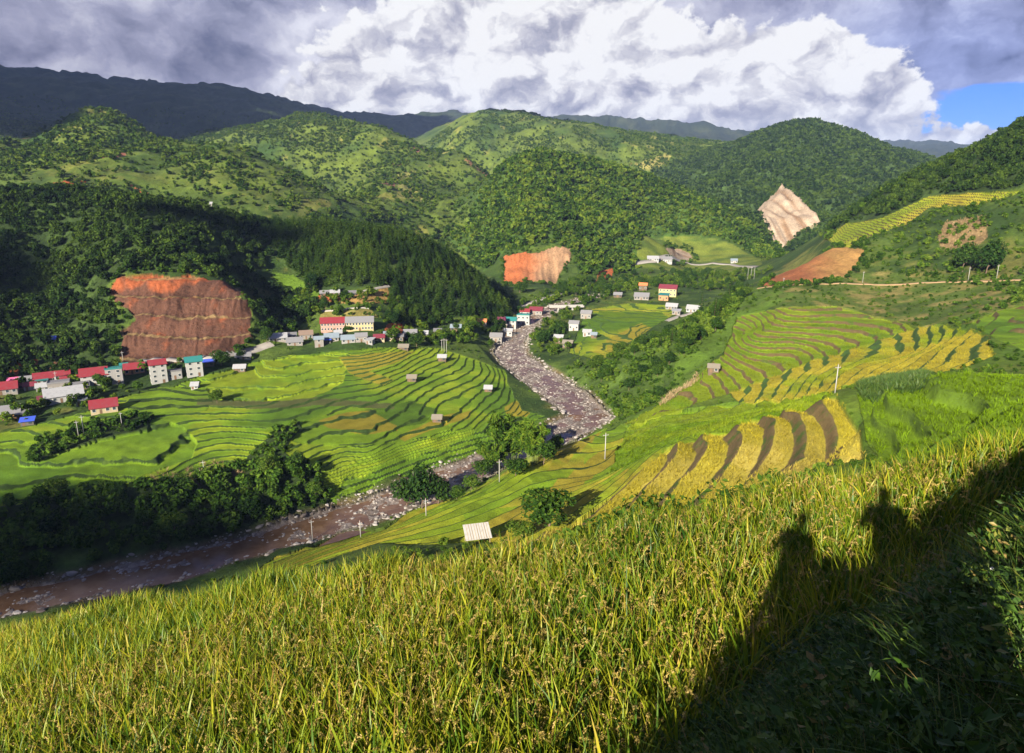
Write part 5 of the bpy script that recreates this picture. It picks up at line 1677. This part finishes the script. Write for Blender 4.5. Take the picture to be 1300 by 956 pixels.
def trunk_mesh(name, h, r, limbs, rng):
    b = MB()
    segs = 5
    prev = Vector((0, 0, -0.06))
    for i in range(segs):
        nx = Vector((rng.normal() * 0.015, rng.normal() * 0.015, h * (i + 1) / segs))
        b.tube(prev, nx, r * (1 - 0.15 * i), r * (1 - 0.15 * (i + 1)), 7)
        prev = nx
    for k in range(limbs):
        a = 2 * PI * k / limbs + rng.random()
        z0 = h * (0.45 + 0.5 * rng.random())
        q = Vector((math.cos(a) * 0.26, math.sin(a) * 0.26, min(z0 + 0.16 + 0.2 * rng.random(), 0.85)))
        m_ = Vector((math.cos(a) * 0.10, math.sin(a) * 0.10, z0 + 0.08))
        b.tube((0, 0, z0), m_, r * 0.5, r * 0.38, 5)
        b.tube(m_, q, r * 0.38, r * 0.12, 5)
    me = bpy.data.meshes.new(name)
    me.from_pydata(b.v, [], b.f)
    me.materials.append(M_BARK)
    return me


def crown_mesh(proto, mat):
    return mesh_np('crown', proto[0], proto[1], mat, False, {'tone': proto[2]})


KINDS = {
    'broad': [(trunk_mesh('trunk', 0.55, 0.022, 6, _tr), crown_mesh(broad(_tr, 1300, 0.058, 10), M_TREE)) for _ in range(4)],
    'dark': [(trunk_mesh('trunk', 0.5, 0.022, 6, _tr), crown_mesh(broad(_tr, 1300, 0.058, 10, 1.0), M_TDARK)) for _ in range(4)],
    'conifer': [(trunk_mesh('trunk', 0.92, 0.016, 0, _tr), crown_mesh(pine(_tr, 900, 0.06), M_TDARK)) for _ in range(3)],
    'shrub': [(trunk_mesh('stem', 0.4, 0.016, 5, _tr), crown_mesh(broad(_tr, 1300, 0.05, 9, 1.1), M_TREE)) for _ in range(4)],
}


def tree(kind, x, y, h, w, label, group, cat='tree', name='tree', z=None):
    k = KINDS[kind]
    tm_, cm = k[int(_tr.integers(0, len(k)))]
    o = base_thing(name, label, cat, (x, y, (ground(x, y) if z is None else z) - 0.1), _tr.random() * 6.28, group)
    o.scale = (w, w, h)
    link('stem' if kind == 'shrub' else 'trunk', tm_, parent=o)
    link('crown', cm, parent=o)
    return o


def tree_px(kind, u, vb, hpx, wpx, label, group=None, cat='tree', name='tree', y0=60.0):
    p = at(u, vb, y0)
    s = axis_depth(p) / FPX
    return tree(kind, p.x, p.y, hpx * s, wpx * s * (1.0 if kind != 'conifer' else 1.9), label, group, cat, name, p.z)


tree_px('dark', 281, 464, 22, 27, 'round dark tree on the road beside the white house with the teal roof', None)
tree_px('dark', 306, 455, 11, 13, 'small round tree right of the large round roadside tree')
tree_px('dark', 516, 644, 44, 40, 'left one of the three dark trees on the river edge', 'dark trees on the river edge')
tree_px('dark', 536, 646, 58, 44, 'tallest middle one of the three dark trees on the river edge', 'dark trees on the river edge')
tree_px('dark', 556, 640, 46, 36, 'right one of the three dark trees on the river edge', 'dark trees on the river edge')
tree_px('broad', 697, 668, 50, 76, 'spreading pale green tree below the golden strips, casting a dark shadow')
tree_px('shrub', 662, 682, 24, 40, 'low bush left below the spreading pale green tree', None, 'bush', 'bush')
tree_px('broad', 276, 512, 20, 22, 'thin leafy tree at the corner of the dark striped terraces')
tree_px('broad', 413, 420, 12, 14, 'round tree in front of the pink school', None)
tree_px('broad', 442, 421, 9, 14, 'small round tree between the two school blocks', None)
tree_px('dark', 395, 372, 26, 22, 'dark tree on the clearing edge left of the orange plots')
for u, vb, h, w in ((890, 397, 28, 10), (907, 409, 34, 15), (925, 384, 30, 17), (948, 372, 15, 9), (853, 433, 20, 9), (940, 380, 16, 10), (838, 440, 15, 9), (868, 425, 18, 10)):
    tree_px('conifer', u, vb, h, w, 'dark pointed conifer on the edge of the right hand slope', 'conifers on the edge of the right slope', 'conifer', 'conifer')
tree_px('broad', 878, 438, 27, 22, 'bushy tree with a bare trunk below the row of conifers')
tree_px('dark', 1252, 350, 44, 40, 'big dark shrub on the right hill above the roadside poles', None, 'shrub', 'shrub')
tree_px('dark', 1222, 345, 36, 34, 'rounded dark shrub casting shadow on the brown bank', None, 'shrub', 'shrub')
tree_px('broad', 660, 372, 14, 22, 'light tree at the foot of the orange and cream cutting')
# bamboo
def bamboo(u, vb, hpx, wpx, label):
    p = at(u, vb, 120)
    s = axis_depth(p) / FPX
    H, W = hpx * s, wpx * s
    o = base_thing('bamboo', label, 'bamboo', (p.x, p.y, p.z - 0.2), 0, 'bamboo clumps on the river bank')
    culm, V, F, Tn, base = MB(), [], [], [], 0
    for k in range(34):
        a, q = _tr.random() * 2 * PI, _tr.random() ** 0.5
        foot = Vector((math.cos(a) * q * W * 0.22, math.sin(a) * q * W * 0.22, 0))
        hh = H * (0.62 + 0.4 * _tr.random())
        out = W * (0.10 + 0.32 * q)
        pts_ = [foot + Vector((math.cos(a) * out * tt ** 2.4, math.sin(a) * out * tt ** 2.4, hh * (tt - 0.14 * tt ** 4))) for tt in np.linspace(0, 1, 7)]
        for A, B in zip(pts_[:-1], pts_[1:]):
            culm.tube(A, B, 0.07, 0.05, 5)
        cs = [tuple(pts_[i]) for i in (3, 4, 5, 6)]
        v, f, tn = cards(_tr, cs, [(H * 0.055, H * 0.055, H * 0.075)] * 4, 110, H * 0.034, 0.8, 3.4)
        V.append(v); F.append(f + base); Tn.append(tn + _tr.normal() * 0.15)
        base += len(v)
    culm.build('culms', plain('bamboo_cane', (0.16, 0.20, 0.05), 0.5), o)
    link('foliage', mesh_np('foliage', np.vstack(V), np.vstack(F), M_BAMB, False, {'tone': np.concatenate(Tn)}), parent=o)


bamboo(648, 592, 74, 46, 'largest clump of feathery bamboo between the left terraces and the lime green spur')
bamboo(676, 588, 56, 36, 'smaller clump of bamboo just right of the largest clump')
bamboo(628, 598, 50, 34, 'left clump of bamboo above the river')
for u, vb, h, w, lb in ((612, 606, 26, 30, 'leafy bush at the left foot of the bamboo'), (655, 604, 26, 34, 'leafy bush at the foot of the largest bamboo'), (690, 590, 34, 34, 'leafy bush right of the bamboo'),
                        (706, 575, 26, 26, 'bush at the tip of the lime green spur'), (598, 622, 22, 28, 'bush halfway between the dark trees and the bamboo'), (580, 634, 20, 26, 'bush just right of the three dark trees')):
    tree_px('broad', u, vb, h, w, lb, 'bushes on the bank below the bamboo', 'bush', 'bush')
# trees one can tell apart on the slopes: bigger ones among the scrub
for nm, mask, dens, kinds, hr, lb, gp in (
        ('tree', FOREST['bank'][0] & open_land, 0.0042, ('broad', 'dark'), (5, 9), 'leafy tree rising from the scrub of the right river bank', 'trees among the scrub of the right river bank'),
        ('tree', FOREST['dots'][0] & open_land & ~mid_red, 0.0016, ('dark', 'broad'), (7, 11), 'dark leafy tree on the valley floor near the river bend', 'trees on the valley floor near the river bend'),
        ('tree', FOREST['school'][0] & open_land, 0.0022, ('dark', 'broad'), (6, 10), 'leafy tree on the slope around the school', 'trees on the slope around the school'),
        ('tree', FOREST['village'][0] & open_land, 0.0022, ('broad', 'dark'), (4, 7), 'garden tree among the roofs of the left village', 'garden trees of the left village'),
        ('tree', FOREST['riverbank'][0] & open_land, 0.0050, ('dark', 'broad'), (6, 10), 'large tree in the thicket of the shaded left river bank', 'trees of the left river bank')):
    q = sow(mask, dens, 8, _tr)[:70]
    for x, y, z in q:
        h = hr[0] + (hr[1] - hr[0]) * _tr.random()
        tree(kinds[int(_tr.integers(0, len(kinds)))], x, y, h, h * (0.8 + 0.35 * _tr.random()), lb, gp, z=z)
# shrubs that peep over the far edge of the rice
for b_, d_, h_, w_ in ((0.13, 6, 3.4, 3.4), (0.17, 5, 2.8, 3.0), (0.205, 9, 4.2, 3.6), (0.235, 6, 2.8, 3.4), (0.265, 8, 3.2, 3.0), (0.30, 5, 2.6, 2.6), (0.33, 7, 3.6, 3.0), (0.355, 5, 2.8, 2.4), (0.395, 7, 3.4, 2.4), (0.43, 9, 3.4, 3.2),
                       (0.46, 12, 3.4, 3.0), (0.10, 9, 3.2, 3.0), (0.06, 12, 3.0, 2.8)):
    yy = edge_y(b_) + d_
    tree('shrub', math.tan(b_) * yy, yy, h_, w_, 'wild shrub showing just above the far edge of the rice', 'wild shrubs behind the rice edge', 'shrub', 'shrub')

# maize: rows of tall stalks by the near right field, a dry strip on the slope, another on the left bank
def maize(name, poly, y0, y1, per_m2, h, mat, tone):
    q = sow(area(poly, y0, y1, 0.4), per_m2, 2, _tr)
    V, F, Tn = blade_mesh(q, 9, 3, h, 0.13, 0.35, 0.6, _tr, np.full(len(q), tone) + _tr.normal(size=len(q)) * 0.1, 0)
    link(name, mesh_np(name, V, F, mat, True, {'tone': Tn}), 'stuff')


M_MAIZE = rice_mat('maize_leaf', ((0.0, (0.02, 0.05, 0.012)), (0.5, (0.05, 0.10, 0.018)), (1.0, (0.11, 0.15, 0.03))), 0.25)
M_DRY = rice_mat('dry_stalks', ((0.0, (0.15, 0.10, 0.05)), (0.5, (0.34, 0.24, 0.12)), (1.0, (0.45, 0.36, 0.20))), 0.2, 0.8)
maize('maize_plants', [(1086, 497), (1100, 486), (1130, 478), (1168, 472), (1180, 478), (1140, 492), (1100, 506)], 60, 260, 1.6, 2.2, M_MAIZE, 0.0)
maize('dry_maize', [(835, 515), (850, 492), (885, 468), (888, 478), (855, 505)], 200, 380, 0.6, 2.2, M_DRY, 0.1)
maize('dry_maize', [(185, 612), (200, 600), (260, 588), (330, 588), (320, 600), (210, 625)], 180, 320, 0.25, 2.0, M_DRY, -0.25)
maize('dry_maize', [(1190, 300), (1200, 282), (1250, 275), (1255, 300), (1230, 318), (1195, 312)], 380, 640, 0.2, 2.2, M_DRY, -0.1)

# ------------------------------------------------------------------ two people on the ledge behind the viewer; their shadows lie on the rice
m, t = new_mat('trodden_earth')
pos = t.n('ShaderNodeNewGeometry').outputs['Position']
c = t.mix(t.ss(t.noise(pos, 2.0, 5, 0.65), 0.4, 0.62), (0.10, 0.075, 0.045), (0.05, 0.075, 0.02))
b = t.n('ShaderNodeBsdfPrincipled', inp={'Base Color': c, 'Roughness': 0.95})
t.n('ShaderNodeOutputMaterial', inp={0: b.outputs[0]})
px_, py_ = np.meshgrid(np.linspace(-2.0, 12, 57), np.linspace(-3.2, 0.55, 17), indexing='ij')
edge = sstep(px_, -2.0, -0.5)
pz_ = 116.3 + 2.15 * edge + 0.04 * fbm(px_ * 2, py_ * 2, 3) - 0.5 * sstep(py_, 0.2, 0.55)
pz_ += 1.15 * sstep(py_, -1.2, -2.2) * sstep(px_, 0.9, 2.4)  # unseen bank added behind the path to shade the slope in front
ix = np.arange(px_.size).reshape(px_.shape)
F = np.stack([ix[:-1, :-1], ix[1:, :-1], ix[1:, 1:], ix[:-1, 1:]], -1).reshape(-1, 4)
link('path', mesh_np('path', np.stack([px_, py_, pz_], -1).reshape(-1, 3), F, m, True), 'structure')


def person(x, y, z, h, face, label, shirt, trousers):
    J = {'pelvis': (0, 0, 0.52, 0.085), 'waist': (0, 0, 0.60, 0.100), 'chest': (0, 0, 0.72, 0.118), 'neck': (0, 0.005, 0.835, 0.034), 'jaw': (0, -0.012, 0.885, 0.044), 'skull': (0, 0.0, 0.945, 0.062), 'crown': (0, 0.004, 0.985, 0.036)}
    E = [('pelvis', 'waist'), ('waist', 'chest'), ('chest', 'neck'), ('neck', 'jaw'), ('jaw', 'skull'), ('skull', 'crown')]
    for sgn, n in ((-1, 'l'), (1, 'r')):
        J.update({'hip' + n: (sgn * 0.055, 0, 0.49, 0.062), 'knee' + n: (sgn * 0.062, -0.01, 0.28, 0.036), 'calf' + n: (sgn * 0.064, 0.004, 0.20, 0.037), 'ankle' + n: (sgn * 0.066, 0.01, 0.045, 0.022), 'toe' + n: (sgn * 0.075, -0.085, 0.018, 0.018),
                  'shoulder' + n: (sgn * 0.125, 0, 0.785, 0.052), 'elbow' + n: (sgn * 0.185, -0.02, 0.64, 0.036), 'wrist' + n: (sgn * 0.075, -0.135, 0.72, 0.018), 'palm' + n: (sgn * 0.045, -0.165, 0.765, 0.017)})
        E += [('pelvis', 'hip' + n), ('hip' + n, 'knee' + n), ('knee' + n, 'calf' + n), ('calf' + n, 'ankle' + n), ('ankle' + n, 'toe' + n), ('chest', 'shoulder' + n), ('shoulder' + n, 'elbow' + n), ('elbow' + n, 'wrist' + n),
              ('wrist' + n, 'palm' + n)]
        for f in range(4):
            J[f'finger{f}{n}'] = (sgn * (0.030 - 0.004 * f), -0.185 - 0.004 * f, 0.795 - 0.010 * f, 0.0055)
            E.append(('palm' + n, f'finger{f}{n}'))
        J['thumb' + n] = (sgn * 0.058, -0.18, 0.79, 0.006)
        E.append(('palm' + n, 'thumb' + n))
    names = list(J)
    me = bpy.data.meshes.new('person')
    me.from_pydata([tuple(c * h for c in J[k][:3]) for k in names], [(names.index(a), names.index(b)) for a, b in E], [])
    m_, t = new_mat('person_clothes')
    zz = t.n('ShaderNodeSeparateXYZ', inp={0: t.n('ShaderNodeTexCoord').outputs['Object']}).outputs[2]
    c_ = t.mix(t.m('GREATER_THAN', zz, 0.545 * h), trousers, shirt)
    c_ = t.mix(t.m('GREATER_THAN', zz, 0.845 * h), c_, (0.42, 0.26, 0.18))
    c_ = t.mix(t.m('LESS_THAN', zz, 0.04 * h), c_, (0.05, 0.04, 0.035))
    b_ = t.n('ShaderNodeBsdfPrincipled', inp={'Base Color': c_, 'Roughness': 0.8})
    t.n('ShaderNodeOutputMaterial', inp={0: b_.outputs[0]})
    me.materials.append(m_)
    o = link('person', me, None, label, 'person')
    md = o.modifiers.new('skin', 'SKIN')
    for i, k in enumerate(names):
        r_ = J[k][3] * h
        me.skin_vertices[0].data[i].radius = (r_, r_ * (0.72 if k in ('chest', 'waist', 'pelvis') else 1.0))
        me.skin_vertices[0].data[i].use_root = k == 'pelvis'
    sb = o.modifiers.new('smooth', 'SUBSURF')
    sb.levels = sb.render_levels = 2
    o.location, o.rotation_euler = (x, y, z), (0, 0, face)
    hair = []
    iv, jf = icosa()
    b2 = bmesh.new()
    bmesh.ops.create_icosphere(b2, subdivisions=3, radius=1.0)
    for v in list(b2.verts):
        if v.co.z < -0.15 or (v.co.y < -0.35 and v.co.z < 0.45):
            b2.verts.remove(v)
    for v in b2.verts:
        v.co = Vector((v.co.x * 0.062, v.co.y * 0.070 + 0.004, v.co.z * 0.060 + 0.952)) * h
    hm = bpy.data.meshes.new('hair')
    b2.to_mesh(hm)
    b2.free()
    hm.materials.append(plain('dark_hair', (0.02, 0.016, 0.013), 0.5))
    link('hair', hm, parent=o)
    return o


person(-0.92, -0.55, 118.15, 1.78, PI - 0.2, 'person in a dark jacket standing on the ledge, casting the left shadow on the rice', (0.03, 0.04, 0.08), (0.05, 0.05, 0.06))
person(0.46, -0.50, 118.47, 1.92, PI, 'person in a grey shirt on the ledge, casting the right shadow on the rice', (0.22, 0.22, 0.22), (0.06, 0.06, 0.07))

# ------------------------------------------------------------------ unseen clouds added out of view to throw shade on valley and mountains
m, t = new_mat('shade_cloud_white')
b = t.n('ShaderNodeBsdfDiffuse', inp={0: (0.8, 0.8, 0.8, 1)})
t.n('ShaderNodeOutputMaterial', inp={0: b.outputs[0]})
rc = np.random.default_rng(31)


def shade_cloud(tx, ty, tz, rx, ry, alt):
    """a flat bottomed cumulus added to throw shade round the ground point tx, ty"""
    k = (alt - tz) / math.tan(SUN_EL)
    cx, cy = tx - math.sin(SUN_AZ) * k, ty - math.cos(SUN_AZ) * k
    b2 = bmesh.new()
    bmesh.ops.create_icosphere(b2, subdivisions=5, radius=1.0)
    co = np.array([v.co[:] for v in b2.verts])
    s = rc.random() * 50
    n = fbm(co[:, 0] * 1.3 + s, co[:, 1] * 1.3 + co[:, 2], 4, 0.6)
    r_ = 1 + 0.55 * n
    for v, q in zip(b2.verts, r_):
        c = v.co * float(q)
        v.co = Vector((cx + c.x * rx, cy + c.y * ry, alt + (c.z * 0.35 if c.z > 0 else c.z * 0.06) * min(rx, ry)))
    me = bpy.data.meshes.new('shade_cloud')
    b2.to_mesh(me)
    b2.free()
    me.materials.append(m)
    link('shade_cloud', me, 'stuff')


shade_cloud(-150, 205, 5, 78, 40, 900)
shade_cloud(-40, 205, 3, 34, 12, 900)
shade_cloud(-400, 455, 60, 95, 75, 1000)
shade_cloud(-215, 565, 85, 45, 28, 1000)
shade_cloud(-2050, 3950, 480, 1500, 1050, 2200)
shade_cloud(-900, 4300, 480, 560, 620, 2300)
shade_cloud(-1500, 2900, 300, 900, 480, 1900)
shade_cloud(-1150, 2250, 200, 560, 330, 1700)
shade_cloud(-760, 1330, 150, 160, 120, 1300)
shade_cloud(620, 2900, 300, 700, 300, 2000)
shade_cloud(560, 640, 120, 120, 60, 1000)

# ------------------------------------------------------------------ the air of the valley
m, t = new_mat('valley_air')
pv = t.n('ShaderNodeVolumePrincipled', inp={'Color': (0.42, 0.58, 1.0, 1), 'Density': 3.4e-5, 'Anisotropy': 0.0})
t.n('ShaderNodeOutputMaterial', inp={1: pv.outputs[0]})
m.cycles.homogeneous_volume = True
b = MB().box(-15500, 15500, -60, 14500, min(-8.0, float(ZF.min()) - 1.0), 800)
b.build('haze', m)['kind'] = 'stuff'
